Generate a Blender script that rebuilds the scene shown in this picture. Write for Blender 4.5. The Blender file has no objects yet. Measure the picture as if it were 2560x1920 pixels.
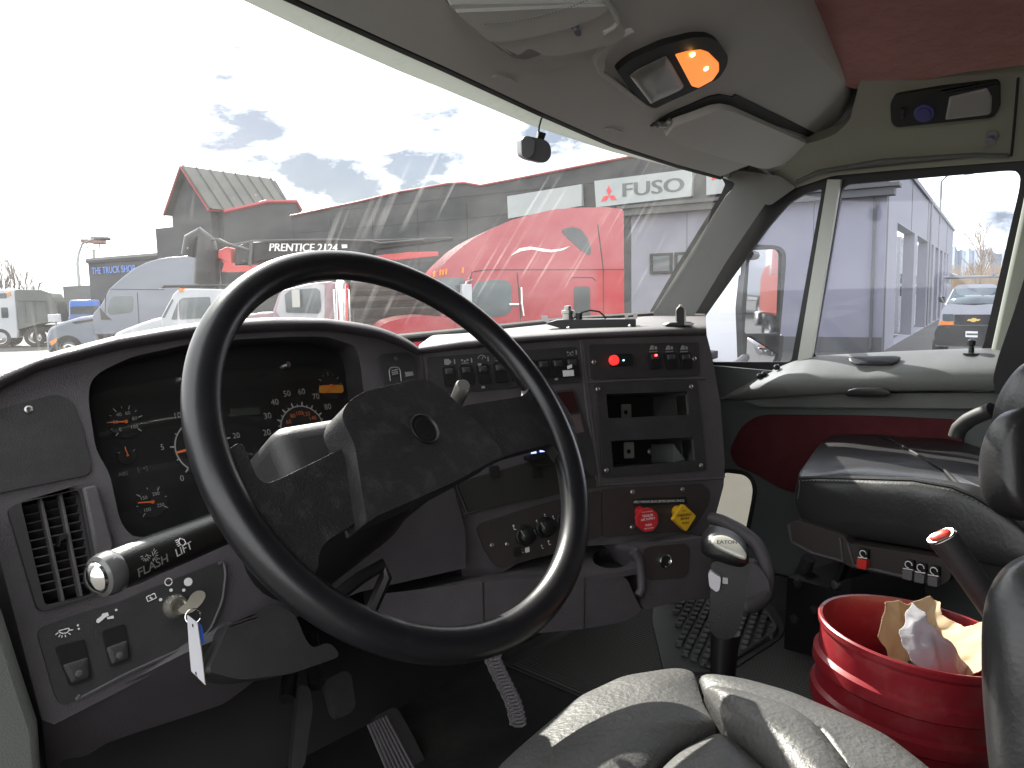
import bpy, bmesh, math, random
from mathutils import Vector as V, Matrix, geometry, noise
R_ = math.radians
sc = bpy.context.scene
COL = sc.collection
# ------------------------------------------------------------------ camera
PSI, PITCH, ROLL, FPX = 47.0, 6.6, 1.2, 1900.0
CAM = V((-1.0, -0.62, 2.15))
_a, _b, _r = R_(PSI), R_(PITCH), R_(ROLL)
FW = V((math.sin(_a)*math.cos(_b), math.cos(_a)*math.cos(_b), -math.sin(_b)))
_R0 = V((math.cos(_a), -math.sin(_a), 0)); _U0 = _R0.cross(FW)
RT = _R0*math.cos(_r) - _U0*math.sin(_r); UP = _U0*math.cos(_r) + _R0*math.sin(_r)
cd = bpy.data.cameras.new('camera'); co = bpy.data.objects.new('camera', cd); COL.objects.link(co)
M = Matrix((RT, UP, -FW)).transposed().to_4x4(); M.translation = CAM; co.matrix_world = M
cd.sensor_width = 36; cd.lens = 36*FPX/2560; cd.clip_start = 0.02; cd.clip_end = 3000
sc.camera = co
# ------------------------------------------------------------------ sky, sun, exposure
SUN_AZ, SUN_EL = 19.6, 35.6          # azimuth clockwise from +Y
w = bpy.data.worlds.new('World'); sc.world = w; w.use_nodes = True
nt = w.node_tree; N = nt.nodes; L = nt.links; N.clear()
def nn(t, **k):
    n = N.new(t)
    for a, v in k.items():
        setattr(n, a, v)
    return n
sky = nn('ShaderNodeTexSky', sky_type='NISHITA', sun_disc=False, sun_elevation=R_(SUN_EL), sun_rotation=R_(SUN_AZ), air_density=1.0, dust_density=1.0)
tc = nn('ShaderNodeTexCoord')
mp = nn('ShaderNodeMapping'); mp.inputs['Scale'].default_value = (1, 1, 2.4); mp.inputs['Location'].default_value = (0.37, 0.2, 0.1)
L.new(tc.outputs['Generated'], mp.inputs[0])
cn = nn('ShaderNodeTexNoise'); cn.inputs['Scale'].default_value = 4.6; cn.inputs['Detail'].default_value = 10; cn.inputs['Roughness'].default_value = .62
L.new(mp.outputs[0], cn.inputs['Vector'])
# blue breaks in the cloud lie where the photograph shows them: small cones about fixed compass directions
def cone(px, py, r):
    d = (FW + RT*((px-1280)/FPX) - UP*((py-960)/FPX)).normalized()
    dp = nn('ShaderNodeVectorMath', operation='DISTANCE'); dp.inputs[1].default_value = d
    nv = nn('ShaderNodeVectorMath', operation='NORMALIZE'); L.new(tc.outputs['Generated'], nv.inputs[0]); L.new(nv.outputs[0], dp.inputs[0])
    m = nn('ShaderNodeMapRange'); m.inputs['From Min'].default_value = 0; m.inputs['From Max'].default_value = r
    m.inputs['To Min'].default_value = 1; m.inputs['To Max'].default_value = 0
    L.new(dp.outputs['Value'], m.inputs['Value']); return m.outputs[0]
acc = None
for c in ((650, 320, .12), (760, 430, .08), (1090, 400, .14), (1370, 340, .12), (880, 480, .08), (2500, 540, .05)):
    o = cone(*c)
    if acc is None: acc = o
    else:
        mx = nn('ShaderNodeMath', operation='MAXIMUM'); L.new(acc, mx.inputs[0]); L.new(o, mx.inputs[1]); acc = mx.outputs[0]
ad = nn('ShaderNodeMath', operation='MULTIPLY_ADD'); L.new(acc, ad.inputs[0]); ad.inputs[1].default_value = .30; L.new(cn.outputs['Fac'], ad.inputs[2])
cr = nn('ShaderNodeMapRange'); cr.inputs['From Min'].default_value = .585; cr.inputs['From Max'].default_value = .76; L.new(ad.outputs[0], cr.inputs['Value'])
mixc = nn('ShaderNodeMix', data_type='RGBA'); L.new(cr.outputs[0], mixc.inputs[0])
mixc.inputs[6].default_value = (7.4, 7.45, 7.6, 1)
skb = nn('ShaderNodeMix', data_type='RGBA', blend_type='ADD'); skb.inputs[0].default_value = 1
skm = nn('ShaderNodeMix', data_type='RGBA', blend_type='MULTIPLY'); skm.inputs[0].default_value = 1; L.new(sky.outputs[0], skm.inputs[6]); skm.inputs[7].default_value = (.10, .10, .10, 1)
L.new(skm.outputs[2], skb.inputs[6]); skb.inputs[7].default_value = (.42, .50, .72, 1); L.new(skb.outputs[2], mixc.inputs[7])
bg = nn('ShaderNodeBackground'); bg.inputs[1].default_value = .12; L.new(mixc.outputs[2], bg.inputs[0])
wo = nn('ShaderNodeOutputWorld'); L.new(bg.outputs[0], wo.inputs[0])
sl = bpy.data.lights.new('sun', 'SUN'); sl.energy = 4.4; sl.angle = R_(.5); sl.color = (1, .95, .86)
so = bpy.data.objects.new('sun', sl); COL.objects.link(so); so.rotation_euler = (R_(90-SUN_EL), 0, R_(180-SUN_AZ)); so.location = (0, 0, 60)
sc.view_settings.view_transform = 'Standard'; sc.view_settings.look = 'None'; sc.view_settings.exposure = 1.8; sc.view_settings.gamma = 1
sc.view_settings.use_curve_mapping = False
sc.render.engine = 'CYCLES'; sc.cycles.use_denoising = True; sc.cycles.max_bounces = 10; sc.cycles.diffuse_bounces = 5; sc.cycles.transparent_max_bounces = 16
sc.cycles.caustics_reflective = False; sc.cycles.caustics_refractive = False; sc.cycles.sample_clamp_indirect = 6
# ------------------------------------------------------------------ geometry helpers
ZT = {1: (0, 600, .31646), 2: (0, 1050, .31646), 3: (0, 1400, .31646), 4: (500, 600, .31646), 5: (600, 1100, .31646), 6: (600, 1400, .31646),
      7: (1000, 740, .36166), 8: (1100, 1140, .36166), 'r1': (1700, 700, .38879), 'r2': (1700, 1275, .38879), 'r3': (1700, 380, .38879), 'r4': (1700, 0, .38879),
      'r5': (1000, 0, .40687), 'r6': (1000, 350, .40687), 'r7': (300, 350, .36166), 'r8': (0, 500, .31646), 'f': (0, 0, 1.15732), 'p': (0, 0, 1)}
def z(k, *pts):                       # survey coordinates -> photo coordinates
    x0, y0, s = ZT[k]; return [(x0+x*s, y0+y*s) for x, y in pts]
def ray(x, y): return FW + RT*((x-1280)/FPX) - UP*((y-960)/FPX)
def at(x, y, d): return CAM + ray(x, y)*d
def rel(x, y, zz): return CAM + V((x, y, zz))
class Pl:
    def __init__(s, o, n, up=(0, 0, 1)):
        s.o = V(o); s.n = V(n).normalized(); s.u = V(up).cross(s.n).normalized(); s.v = s.n.cross(s.u)
    def hit(s, x, y, h=0.0):
        r = ray(x, y); t = (s.o + s.n*h - CAM).dot(s.n)/r.dot(s.n); return CAM + r*t
    def uv(s, x, y):
        p = s.hit(x, y) - s.o; return (p.dot(s.u), p.dot(s.v))
    def w(s, u, v, h=0.0): return s.o + s.u*u + s.v*v + s.n*h
    def poly(s, px, r=0, n=5):
        p = [s.uv(*q) for q in px]; return rnd(p, r, n) if r else p
    def off(s, h): return Pl(s.o+s.n*h, s.n, s.v)
def rnd(p, r, n=5):
    out = []; m = len(p)
    for i in range(m):
        a, b, c = V(p[i-1]), V(p[i]), V(p[(i+1) % m])
        d1, d2 = a-b, c-b; l1, l2 = d1.length, d2.length
        if l1 < 1e-6 or l2 < 1e-6: continue
        k = min(r[i] if isinstance(r, (list, tuple)) else r, .48*l1, .48*l2)
        if k < 1e-5: out.append(tuple(b)); continue
        s, e = b+d1/l1*k, b+d2/l2*k
        for j in range(n+1):
            t = j/n; q = s*(1-t)**2 + b*2*t*(1-t) + e*t*t; out.append(tuple(q))
    return out
def area(p): return .5*sum(p[i-1][0]*p[i][1]-p[i][0]*p[i-1][1] for i in range(len(p)))
def ccw(p): return list(p) if area(p) > 0 else list(p)[::-1]
def circ(c, r, n=24, a0=0, a1=360, ry=None):
    full = abs(a1-a0) >= 359.9
    return [(c[0]+r*math.cos(R_(a0+(a1-a0)*i/(n if full else n-1))), c[1]+(ry or r)*math.sin(R_(a0+(a1-a0)*i/(n if full else n-1)))) for i in range(n)]
class MB:
    def __init__(s): s.v = []; s.f = []; s.m = []
    def add(s, vs, fs, mi=0):
        b = len(s.v); s.v += [tuple(q) for q in vs]; s.f += [tuple(i+b for i in f) for f in fs]; s.m += [mi]*len(fs); return s
    def prism(s, poly, pl, h0, h1, holes=(), mi=0, shrink=0.0, scale_back=None):
        poly = ccw(poly); loops = [poly] + [ccw(h)[::-1] for h in holes]
        flat = [q for l in loops for q in l]; n = len(flat)
        tri = geometry.tessellate_polygon([[V((q[0], q[1], 0)) for q in l] for l in loops])
        vs = [pl.w(q[0], q[1], h1) for q in flat] + [pl.w(q[0], q[1], h0) for q in flat]
        fs = []
        for t in tri:
            a = [flat[i] for i in t]
            ar = (a[1][0]-a[0][0])*(a[2][1]-a[0][1])-(a[2][0]-a[0][0])*(a[1][1]-a[0][1])
            if abs(ar) < 1e-14: continue
            t = tuple(t) if ar > 0 else tuple(t)[::-1]
            fs.append(t); fs.append(tuple(i+n for i in t[::-1]))
        b = 0
        for l in loops:
            m = len(l)
            for i in range(m):
                j = (i+1) % m; fs.append((b+i, b+i+n, b+j+n, b+j))
            b += m
        return s.add(vs, fs, mi)
    def box(s, c, size, ax=None, mi=0):
        c = V(c); ax = ax or (V((1, 0, 0)), V((0, 1, 0)), V((0, 0, 1)))
        vs = [c + ax[0]*(size[0]/2*i) + ax[1]*(size[1]/2*j) + ax[2]*(size[2]/2*k) for i in (-1, 1) for j in (-1, 1) for k in (-1, 1)]
        return s.add(vs, [(0, 1, 3, 2), (4, 6, 7, 5), (0, 4, 5, 1), (2, 3, 7, 6), (0, 2, 6, 4), (1, 5, 7, 3)], mi)
    def grid(s, rows, mi=0, cu=False, cv=False):
        nr, ncol = len(rows), len(rows[0]); vs = [q for r in rows for q in r]; fs = []
        for i in range(nr if cv else nr-1):
            for j in range(ncol if cu else ncol-1):
                i2, j2 = (i+1) % nr, (j+1) % ncol
                fs.append((i*ncol+j, i*ncol+j2, i2*ncol+j2, i2*ncol+j))
        return s.add(vs, fs, mi)
    def tube(s, path, rad, seg=12, cap=True, closed=False, mi=0):
        path = [V(p) for p in path]; n = len(path); rows = []
        t0 = (path[1]-path[0]).normalized(); ref = V((0, 0, 1)) if abs(t0.z) < .9 else V((1, 0, 0)); a = ref.cross(t0).normalized()
        for i, p in enumerate(path):
            if closed: t = (path[(i+1) % n]-path[i-1]).normalized()
            else: t = (path[min(i+1, n-1)]-path[max(i-1, 0)]).normalized()
            a = (a - t*a.dot(t)).normalized(); b = t.cross(a)
            r = rad[i] if isinstance(rad, (list, tuple)) else rad
            rows.append([p + a*(r*math.cos(2*math.pi*k/seg)) + b*(r*math.sin(2*math.pi*k/seg)) for k in range(seg)])
        b0 = len(s.v); s.grid(rows, mi, cu=True, cv=closed)
        if cap and not closed:
            s.f.append(tuple(b0+k for k in range(seg))[::-1]); s.f.append(tuple(b0+(n-1)*seg+k for k in range(seg))); s.m += [mi, mi]
        return s
    def lathe(s, prof, o, ax, seg=32, mi=0, caps=True):
        ax = V(ax).normalized(); ref = V((0, 0, 1)) if abs(ax.z) < .9 else V((1, 0, 0)); a = ref.cross(ax).normalized(); b = ax.cross(a); o = V(o)
        rows = [[o + ax*h + a*(r*math.cos(2*math.pi*k/seg)) + b*(r*math.sin(2*math.pi*k/seg)) for k in range(seg)] for r, h in prof]
        b0 = len(s.v); s.grid(rows, mi, cu=True)
        if caps:
            s.f.append(tuple(b0+k for k in range(seg))[::-1]); s.f.append(tuple(b0+(len(prof)-1)*seg+k for k in range(seg))); s.m += [mi, mi]
        return s
    def pillow(s, poly, pl, h0, H, drop=.03, mi=0, p=2.6, rings=(1.0, .97, .9, .78, .6, .4, .2), wr=0.0, seed=0):
        poly = ccw(poly); n = len(poly); cx = sum(q[0] for q in poly)/n; cy = sum(q[1] for q in poly)/n
        rows = [[pl.w(cx+(q[0]-cx)*.985, cy+(q[1]-cy)*.985, h0-drop) for q in poly], [pl.w(q[0], q[1], h0-drop*.5) for q in poly]]
        for r in rings:
            row = []
            for q in poly:
                u, v = cx+(q[0]-cx)*r, cy+(q[1]-cy)*r
                h = h0 + H*(1-r**p)**(1/2.2)
                if wr: h += wr*noise.noise(V((u*14+seed, v*14, seed)))*min(1, (1-r)*6)
                row.append(pl.w(u, v, h))
            rows.append(row)
        s.grid(rows, mi, cu=True); b = len(s.v)
        s.v.append(tuple(pl.w(cx, cy, h0+H))); k = b-n
        for i in range(n): s.f.append((k+i, k+(i+1) % n, b)); s.m.append(mi)
        return s
_fc = {}
def glyphs(t):
    if t not in _fc:
        c = bpy.data.curves.new('lettering', 'FONT'); c.body = t; c.align_x = 'CENTER'; c.align_y = 'CENTER'; c.resolution_u = 3; c.size = 1
        o = bpy.data.objects.new('lettering', c); COL.objects.link(o); bpy.context.view_layer.update()
        m = bpy.data.meshes.new_from_object(o.evaluated_get(bpy.context.evaluated_depsgraph_get()))
        _fc[t] = ([tuple(q.co) for q in m.vertices], [tuple(p.vertices) for p in m.polygons])
        bpy.data.objects.remove(o); bpy.data.curves.remove(c); bpy.data.meshes.remove(m)
    return _fc[t]
def text(mb, t, pl, c, size, ang=0, h=.001, mi=0, sx=1.0, shear=0.0, bold=0.0):
    vs, fs = glyphs(t); ca, sa = math.cos(R_(ang)), math.sin(R_(ang))
    for dx in ((-bold, 0, bold) if bold else (0,)):
        mb.add([pl.w(c[0]+((x+dx+shear*y)*ca*sx-y*sa)*size, c[1]+((x+dx+shear*y)*sa*sx+y*ca)*size, h+(dx+bold)*.0007) for x, y, _ in vs], fs, mi)
def obj(name, mb, mats, parent=None, bevel=0, sub=0, ang=40, seg=2, solid=0, flip=True):
    me = bpy.data.meshes.new(name); me.from_pydata(mb.v, [], mb.f)
    for m in (mats if isinstance(mats, (list, tuple)) else [mats]): me.materials.append(m)
    me.polygons.foreach_set('material_index', mb.m); me.update()
    if flip:
        bm = bmesh.new(); bm.from_mesh(me); bmesh.ops.remove_doubles(bm, verts=bm.verts, dist=1e-5) if sub else None
        bmesh.ops.recalc_face_normals(bm, faces=bm.faces); bm.to_mesh(me); bm.free()
    me.shade_smooth()
    if not sub: me.set_sharp_from_angle(angle=R_(ang))
    o = bpy.data.objects.new(name, me); COL.objects.link(o)
    if parent: o.parent = parent; o.matrix_parent_inverse = Matrix.Translation(-parent.location)
    if solid:
        m = o.modifiers.new('thickness', 'SOLIDIFY'); m.thickness = solid; m.offset = -1
    if bevel:
        m = o.modifiers.new('edges', 'BEVEL'); m.width = bevel; m.segments = seg; m.limit_method = 'ANGLE'; m.angle_limit = R_(35)
    if sub:
        m = o.modifiers.new('smooth', 'SUBSURF'); m.levels = m.render_levels = sub
    return o
def tag(o, label, cat, group=None, kind=None):
    if label: o['label'] = label
    if cat: o['category'] = cat
    if group: o['group'] = group
    if kind: o['kind'] = kind
    return o
def thing(name, loc, label, cat, group=None):
    o = bpy.data.objects.new(name, None); o.empty_display_size = .1; COL.objects.link(o); o.location = loc; return tag(o, label, cat, group)
def struct(name, mb, m, **k):
    o = obj(name, mb, m, **k); o['kind'] = 'structure'; return o
# ------------------------------------------------------------------ materials
def mat(name, col, rough=.5, metal=0, var=.15, vs=8, bump=0, bs=200, spec=.5, coat=0, trans=0, dirt=None, dirt_s=3, dirt_amt=.5, emit=None, es=1, alpha=None, aniso=(1, 1, 1), bd=.002):
    m = bpy.data.materials.new(name); m.use_nodes = True; t = m.node_tree; n = t.nodes; l = t.links
    b = n['Principled BSDF']; tcn = n.new('ShaderNodeTexCoord'); mpn = n.new('ShaderNodeMapping'); l.new(tcn.outputs['Object'], mpn.inputs[0]); mpn.inputs['Scale'].default_value = aniso
    ns = n.new('ShaderNodeTexNoise'); ns.inputs['Scale'].default_value = vs; ns.inputs['Detail'].default_value = 5; l.new(mpn.outputs[0], ns.inputs['Vector'])
    mx = n.new('ShaderNodeMix'); mx.data_type = 'RGBA'; l.new(ns.outputs['Fac'], mx.inputs[0])
    mx.inputs[6].default_value = (*[c*(1-var) for c in col], 1); mx.inputs[7].default_value = (*[min(1, c*(1+var)) for c in col], 1); out = mx.outputs[2]
    if dirt:
        d = n.new('ShaderNodeTexNoise'); d.inputs['Scale'].default_value = dirt_s; d.inputs['Detail'].default_value = 8; d.inputs['Roughness'].default_value = .7; l.new(tcn.outputs['Object'], d.inputs['Vector'])
        mr = n.new('ShaderNodeMapRange'); mr.inputs['From Min'].default_value = .5; mr.inputs['From Max'].default_value = .75; mr.inputs['To Max'].default_value = dirt_amt; l.new(d.outputs['Fac'], mr.inputs['Value'])
        m2 = n.new('ShaderNodeMix'); m2.data_type = 'RGBA'; l.new(mr.outputs[0], m2.inputs[0]); l.new(out, m2.inputs[6]); m2.inputs[7].default_value = (*dirt, 1); out = m2.outputs[2]
    l.new(out, b.inputs['Base Color']); b.inputs['Metallic'].default_value = metal; b.inputs['Specular IOR Level'].default_value = spec
    rr = n.new('ShaderNodeMapRange'); rr.inputs['To Min'].default_value = max(.02, rough*.85); rr.inputs['To Max'].default_value = min(1, rough*1.15); l.new(ns.outputs['Fac'], rr.inputs['Value']); l.new(rr.outputs[0], b.inputs['Roughness'])
    b.inputs['Coat Weight'].default_value = coat; b.inputs['Coat Roughness'].default_value = .05
    if trans: b.inputs['Transmission Weight'].default_value = trans
    if alpha is not None: b.inputs['Alpha'].default_value = alpha
    if emit: b.inputs['Emission Color'].default_value = (*emit, 1); b.inputs['Emission Strength'].default_value = es
    if bump:
        bn = n.new('ShaderNodeTexNoise'); bn.inputs['Scale'].default_value = bs; bn.inputs['Detail'].default_value = 3; l.new(tcn.outputs['Object'], bn.inputs['Vector'])
        bu = n.new('ShaderNodeBump'); bu.inputs['Strength'].default_value = bump; bu.inputs['Distance'].default_value = bd; l.new(bn.outputs['Fac'], bu.inputs['Height']); l.new(bu.outputs[0], b.inputs['Normal'])
    return m
def glassy(name, tint=(1, 1, 1), refl=.08, rough=.02, dust=0.0, dust_col=(.8, .8, .78), streaks=False):
    m = bpy.data.materials.new(name); m.use_nodes = True; t = m.node_tree; n = t.nodes; l = t.links; n.clear()
    tr = n.new('ShaderNodeBsdfTransparent'); tr.inputs[0].default_value = (*tint, 1)
    gl = n.new('ShaderNodeBsdfGlossy'); gl.inputs['Roughness'].default_value = rough
    fr = n.new('ShaderNodeLayerWeight'); fr.inputs[0].default_value = .5; pw = n.new('ShaderNodeMath'); pw.operation = 'POWER'; pw.inputs[1].default_value = 5; l.new(fr.outputs['Facing'], pw.inputs[0])
    mu = n.new('ShaderNodeMath'); mu.operation = 'MULTIPLY_ADD'; mu.inputs[1].default_value = .7; mu.inputs[2].default_value = refl; mu.use_clamp = True
    l.new(pw.outputs[0], mu.inputs[0])
    mx = n.new('ShaderNodeMixShader'); l.new(mu.outputs[0], mx.inputs[0]); l.new(tr.outputs[0], mx.inputs[1]); l.new(gl.outputs[0], mx.inputs[2]); out = mx.outputs[0]
    if dust:
        tl = n.new('ShaderNodeBsdfTranslucent'); tl.inputs[0].default_value = (*dust_col, 1)
        tcn = n.new('ShaderNodeTexCoord')
        n1 = n.new('ShaderNodeTexNoise'); n1.inputs['Scale'].default_value = 7; n1.inputs['Detail'].default_value = 8; n1.inputs['Roughness'].default_value = .65; l.new(tcn.outputs['Object'], n1.inputs['Vector'])
        f = n.new('ShaderNodeMapRange'); f.inputs['From Min'].default_value = .3; f.inputs['From Max'].default_value = .75; f.inputs['To Min'].default_value = dust*.35; f.inputs['To Max'].default_value = dust*1.9; l.new(n1.outputs['Fac'], f.inputs['Value']); fac = f.outputs[0]
        if streaks:   # wiper scratches in the dirt film: long thin marks lying in the glass
            ea, eb = at(900, 800, 1.75), at(1120, 330, 1.27); ed_ = (eb-ea).normalized(); el_ = V((.85, -.53, 0)); el_ = (el_-ed_*el_.dot(ed_)).normalized()
            dps = []
            for e_, k_ in ((el_, 60), (ed_, .9)):
                d_ = n.new('ShaderNodeVectorMath'); d_.operation = 'DOT_PRODUCT'; d_.inputs[1].default_value = e_*k_; l.new(tcn.outputs['Object'], d_.inputs[0]); dps.append(d_.outputs['Value'])
            cb = n.new('ShaderNodeCombineXYZ'); l.new(dps[0], cb.inputs[0]); l.new(dps[1], cb.inputs[1])
            n2 = n.new('ShaderNodeTexNoise'); n2.inputs['Scale'].default_value = 1.0; n2.inputs['Detail'].default_value = 1.5; n2.inputs['Roughness'].default_value = .6; l.new(cb.outputs[0], n2.inputs['Vector'])
            f2 = n.new('ShaderNodeMapRange'); f2.inputs['From Min'].default_value = .56; f2.inputs['From Max'].default_value = .78; f2.inputs['To Max'].default_value = dust*6; l.new(n2.outputs['Fac'], f2.inputs['Value'])
            n3 = n.new('ShaderNodeTexNoise'); n3.inputs['Scale'].default_value = 4; l.new(tcn.outputs['Object'], n3.inputs['Vector'])
            f3 = n.new('ShaderNodeMapRange'); f3.inputs['From Min'].default_value = .45; f3.inputs['From Max'].default_value = .62; l.new(n3.outputs['Fac'], f3.inputs['Value'])
            m3 = n.new('ShaderNodeMath'); m3.operation = 'MULTIPLY_ADD'; l.new(f2.outputs[0], m3.inputs[0]); l.new(f3.outputs[0], m3.inputs[1]); l.new(fac, m3.inputs[2]); fac = m3.outputs[0]
            vo = n.new('ShaderNodeTexVoronoi'); vo.inputs['Scale'].default_value = 34; l.new(tcn.outputs['Object'], vo.inputs['Vector'])
            f4 = n.new('ShaderNodeMapRange'); f4.inputs['From Min'].default_value = .02; f4.inputs['From Max'].default_value = .06; f4.inputs['To Min'].default_value = dust*9; f4.inputs['To Max'].default_value = 0; l.new(vo.outputs['Distance'], f4.inputs['Value'])
            vm = n.new('ShaderNodeMath'); vm.operation = 'GREATER_THAN'; vm.inputs[1].default_value = .6; sp = n.new('ShaderNodeSeparateColor'); l.new(vo.outputs['Color'], sp.inputs[0]); l.new(sp.outputs[0], vm.inputs[0])
            m4 = n.new('ShaderNodeMath'); m4.operation = 'MULTIPLY_ADD'; l.new(f4.outputs[0], m4.inputs[0]); l.new(vm.outputs[0], m4.inputs[1]); l.new(fac, m4.inputs[2]); fac = m4.outputs[0]
        m5 = n.new('ShaderNodeMixShader'); l.new(fac, m5.inputs[0]); l.new(out, m5.inputs[1]); l.new(tl.outputs[0], m5.inputs[2]); out = m5.outputs[0]
    o = n.new('ShaderNodeOutputMaterial'); l.new(out, o.inputs[0]); return m
m_dash = mat('dash_plastic', (.074, .067, .072), .55, bump=.5, bs=700, var=.22, vs=30, dirt=(.12, .115, .11), dirt_s=11, dirt_amt=.4)
m_dash2 = mat('dash_panel_black', (.029, .028, .029), .5, bump=.3, bs=800, var=.2, vs=25, dirt=(.075, .072, .068), dirt_s=18, dirt_amt=.35)
m_brownp = mat('dash_panel_brown', (.036, .028, .027), .5, bump=.1, bs=900, dirt=(.05, .045, .04), dirt_s=9, dirt_amt=.3)
m_black = mat('black_plastic', (.008, .008, .009), .45, var=.2)
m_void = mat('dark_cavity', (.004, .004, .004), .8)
m_rim = mat('wheel_rubber', (.010, .010, .012), .30, bump=.08, bs=700, var=.3, dirt=(.035, .033, .033), dirt_s=30, dirt_amt=.25)
m_pad = mat('wheel_pad', (.016, .0155, .0165), .55, bump=.5, bs=420, var=.25, dirt=(.10, .097, .093), dirt_s=48, dirt_amt=.4)
m_white = mat('white_marking', (.75, .75, .74), .5, var=.05)
m_orange = mat('orange_marking', (.75, .16, .04), .5, var=.05)
m_chrome = mat('chrome', (.8, .8, .8), .12, metal=1, var=.05)
m_steel = mat('worn_steel', (.40, .39, .37), .35, metal=1, var=.2, vs=30)
m_liner = mat('liner_grey', (.62, .615, .58), .75, bump=.2, bs=500, var=.06, vs=4, dirt=(.5, .49, .45), dirt_s=3, dirt_amt=.3)
m_liner_d = mat('liner_dark_grey', (.36, .365, .35), .7, bump=.3, bs=500, var=.08)
m_visor = mat('visor_vinyl', (.68, .68, .64), .7, bump=.25, bs=380, var=.06, dirt=(.54, .53, .49), dirt_s=6, dirt_amt=.35)
m_door = mat('door_grey', (.14, .146, .134), .62, bump=.35, bs=600, var=.07, dirt=(.22, .22, .20), dirt_s=7, dirt_amt=.3)
m_door_d = mat('door_dark_grey', (.11, .12, .115), .65, bump=.3, bs=600, var=.08)
m_maroon = mat('maroon_fabric', (.10, .024, .028), .95, bump=.7, bs=300, var=.25, vs=30, spec=.1)
m_ceil = mat('maroon_ceiling', (.50, .25, .235), .95, bump=.8, bs=22, bd=.012, var=.2, vs=6, spec=.1)
m_rubber = mat('seal_rubber', (.016, .0155, .0155), .6, var=.2)
m_leather = mat('black_leather', (.022, .022, .023), .36, bump=.22, bs=160, var=.2, vs=14, dirt=(.05, .048, .046), dirt_s=12, dirt_amt=.3)
m_leather2 = mat('grey_worn_leather', (.060, .059, .057), .50, bump=.7, bs=170, var=.22, vs=22, dirt=(.085, .082, .08), dirt_s=14, dirt_amt=.35)
# ================================================================== OUTSIDE
m_asph = mat('asphalt', (.055, .053, .047), .9, var=.3, vs=1.5, bump=.6, bs=60, dirt=(.085, .08, .07), dirt_s=.8, dirt_amt=.6)
m_bdark = mat('dark_cladding', (.026, .028, .032), .7, var=.25, vs=.6, dirt=(.045, .047, .05), dirt_s=.7, dirt_amt=.5)
m_bgrey = mat('grey_band', (.075, .078, .078), .7, var=.1)
m_blav = mat('lavender_wall', (.205, .205, .245), .8, var=.07, vs=.8, dirt=(.165, .165, .19), dirt_s=.5, dirt_amt=.4)
m_bwhite = mat('pale_stucco', (.225, .225, .25), .85, var=.05, vs=1, dirt=(.185, .185, .20), dirt_s=.6, dirt_amt=.4)
m_trimred = mat('red_trim', (.26, .035, .04), .5)
m_roofm = mat('metal_roof', (.07, .07, .063), .5, metal=.2, var=.3, vs=2)
m_signw = mat('sign_white', (.30, .325, .325), .5, var=.03)
m_signgrey = mat('sign_letter_grey', (.08, .09, .09), .5)
m_signred = mat('sign_red', (.65, .04, .05), .5)
m_signblue = mat('sign_blue', (.05, .16, .55), .4)
m_red = mat('red_truck_paint', (.30, .010, .024), .22, coat=.8, var=.08, vs=1)
m_red2 = mat('faded_red_paint', (.45, .06, .06), .5, var=.2)
m_silver = mat('silver_paint', (.135, .15, .185), .3, coat=.6, metal=.2, var=.06, vs=1)
m_whitep = mat('white_truck_paint', (.37, .385, .41), .35, coat=.5, var=.06, vs=2)
m_pink = mat('pink_paint', (.28, .19, .215), .45, var=.1)
m_wind = mat('tinted_pane', (.03, .04, .044), .08, var=.2, vs=2, coat=.3)
m_windl = mat('pale_pane', (.07, .09, .10), .08, var=.3, vs=3, coat=.4)
m_tyre = mat('tyre_rubber', (.02, .02, .02), .8, var=.2)
m_amber = mat('amber_lens', (.8, .22, .02), .3)
m_seam = mat('panel_gap', (.02, .02, .02), .7)
m_dump = mat('dump_body_grey', (.10, .105, .10), .6, var=.3, vs=1.2)
m_bark = mat('bare_bark', (.16, .13, .115), .9, var=.3)
m_brush = mat('dry_brush', (.34, .26, .17), .95, var=.3, vs=2)
m_hill = mat('hazy_winter_woodland', (.10, .12, .15), .95, var=.35, vs=.03)  # bare winter trees, with distance haze put into the blue-grey colour
m_pole = mat('galvanised_pole', (.24, .25, .25), .5, metal=.5)
def gz(x, y):
    r = ray(x, y); return CAM + r*(-CAM.z/r.z)
# ground
mb = MB(); mb.grid([[V((x, y, 0)) for x in (-1500, -200, -40, 0, 40, 90, 300, 1500)] for y in (-1500, -300, -60, 0, 30, 60, 300, 1500)])
struct('ground', mb, m_asph)
# hills with woodland outline
mb = MB(); rows = [[], [], []]; random.seed(4)
for i in range(200):
    px = 1900+i*9; d = 900
    y = 640 - 14*math.sin(i*.045) - 10*math.sin(i*.11+1)
    p = at(px, y, d); p.z += random.uniform(-3, 6); b = at(px, y, d*.94); g = at(px, 735, d*.8); g.z = -1
    rows[0].append(p + (p-CAM).normalized()*90 - V((0, 0, 20))); rows[1].append(p); rows[2].append(g)
mb.grid(rows); struct('hills', mb, m_hill)
# ---- dealership
AZB = -10.5; da = V((math.sin(R_(AZB)), math.cos(R_(AZB)), 0)); db = V((da.y, -da.x, 0))
K = gz(2205, 880); PA = Pl(K, -db); PB = Pl(K, -da)
bld = thing('dealership_building', K, 'long dark dealership building with red roof edge, gabled tower and pale service bays', 'building')
uK = 0.0
def A(*px): return [PA.uv(*p) for p in px]
roofl = A((728, 540), (900, 504), (1000, 480), (1060, 470), (1122, 459), (1163, 457), (1203, 464), (1340, 438), (1508, 405), (1570, 393), (1900, 340), (2232, 287))
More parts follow.
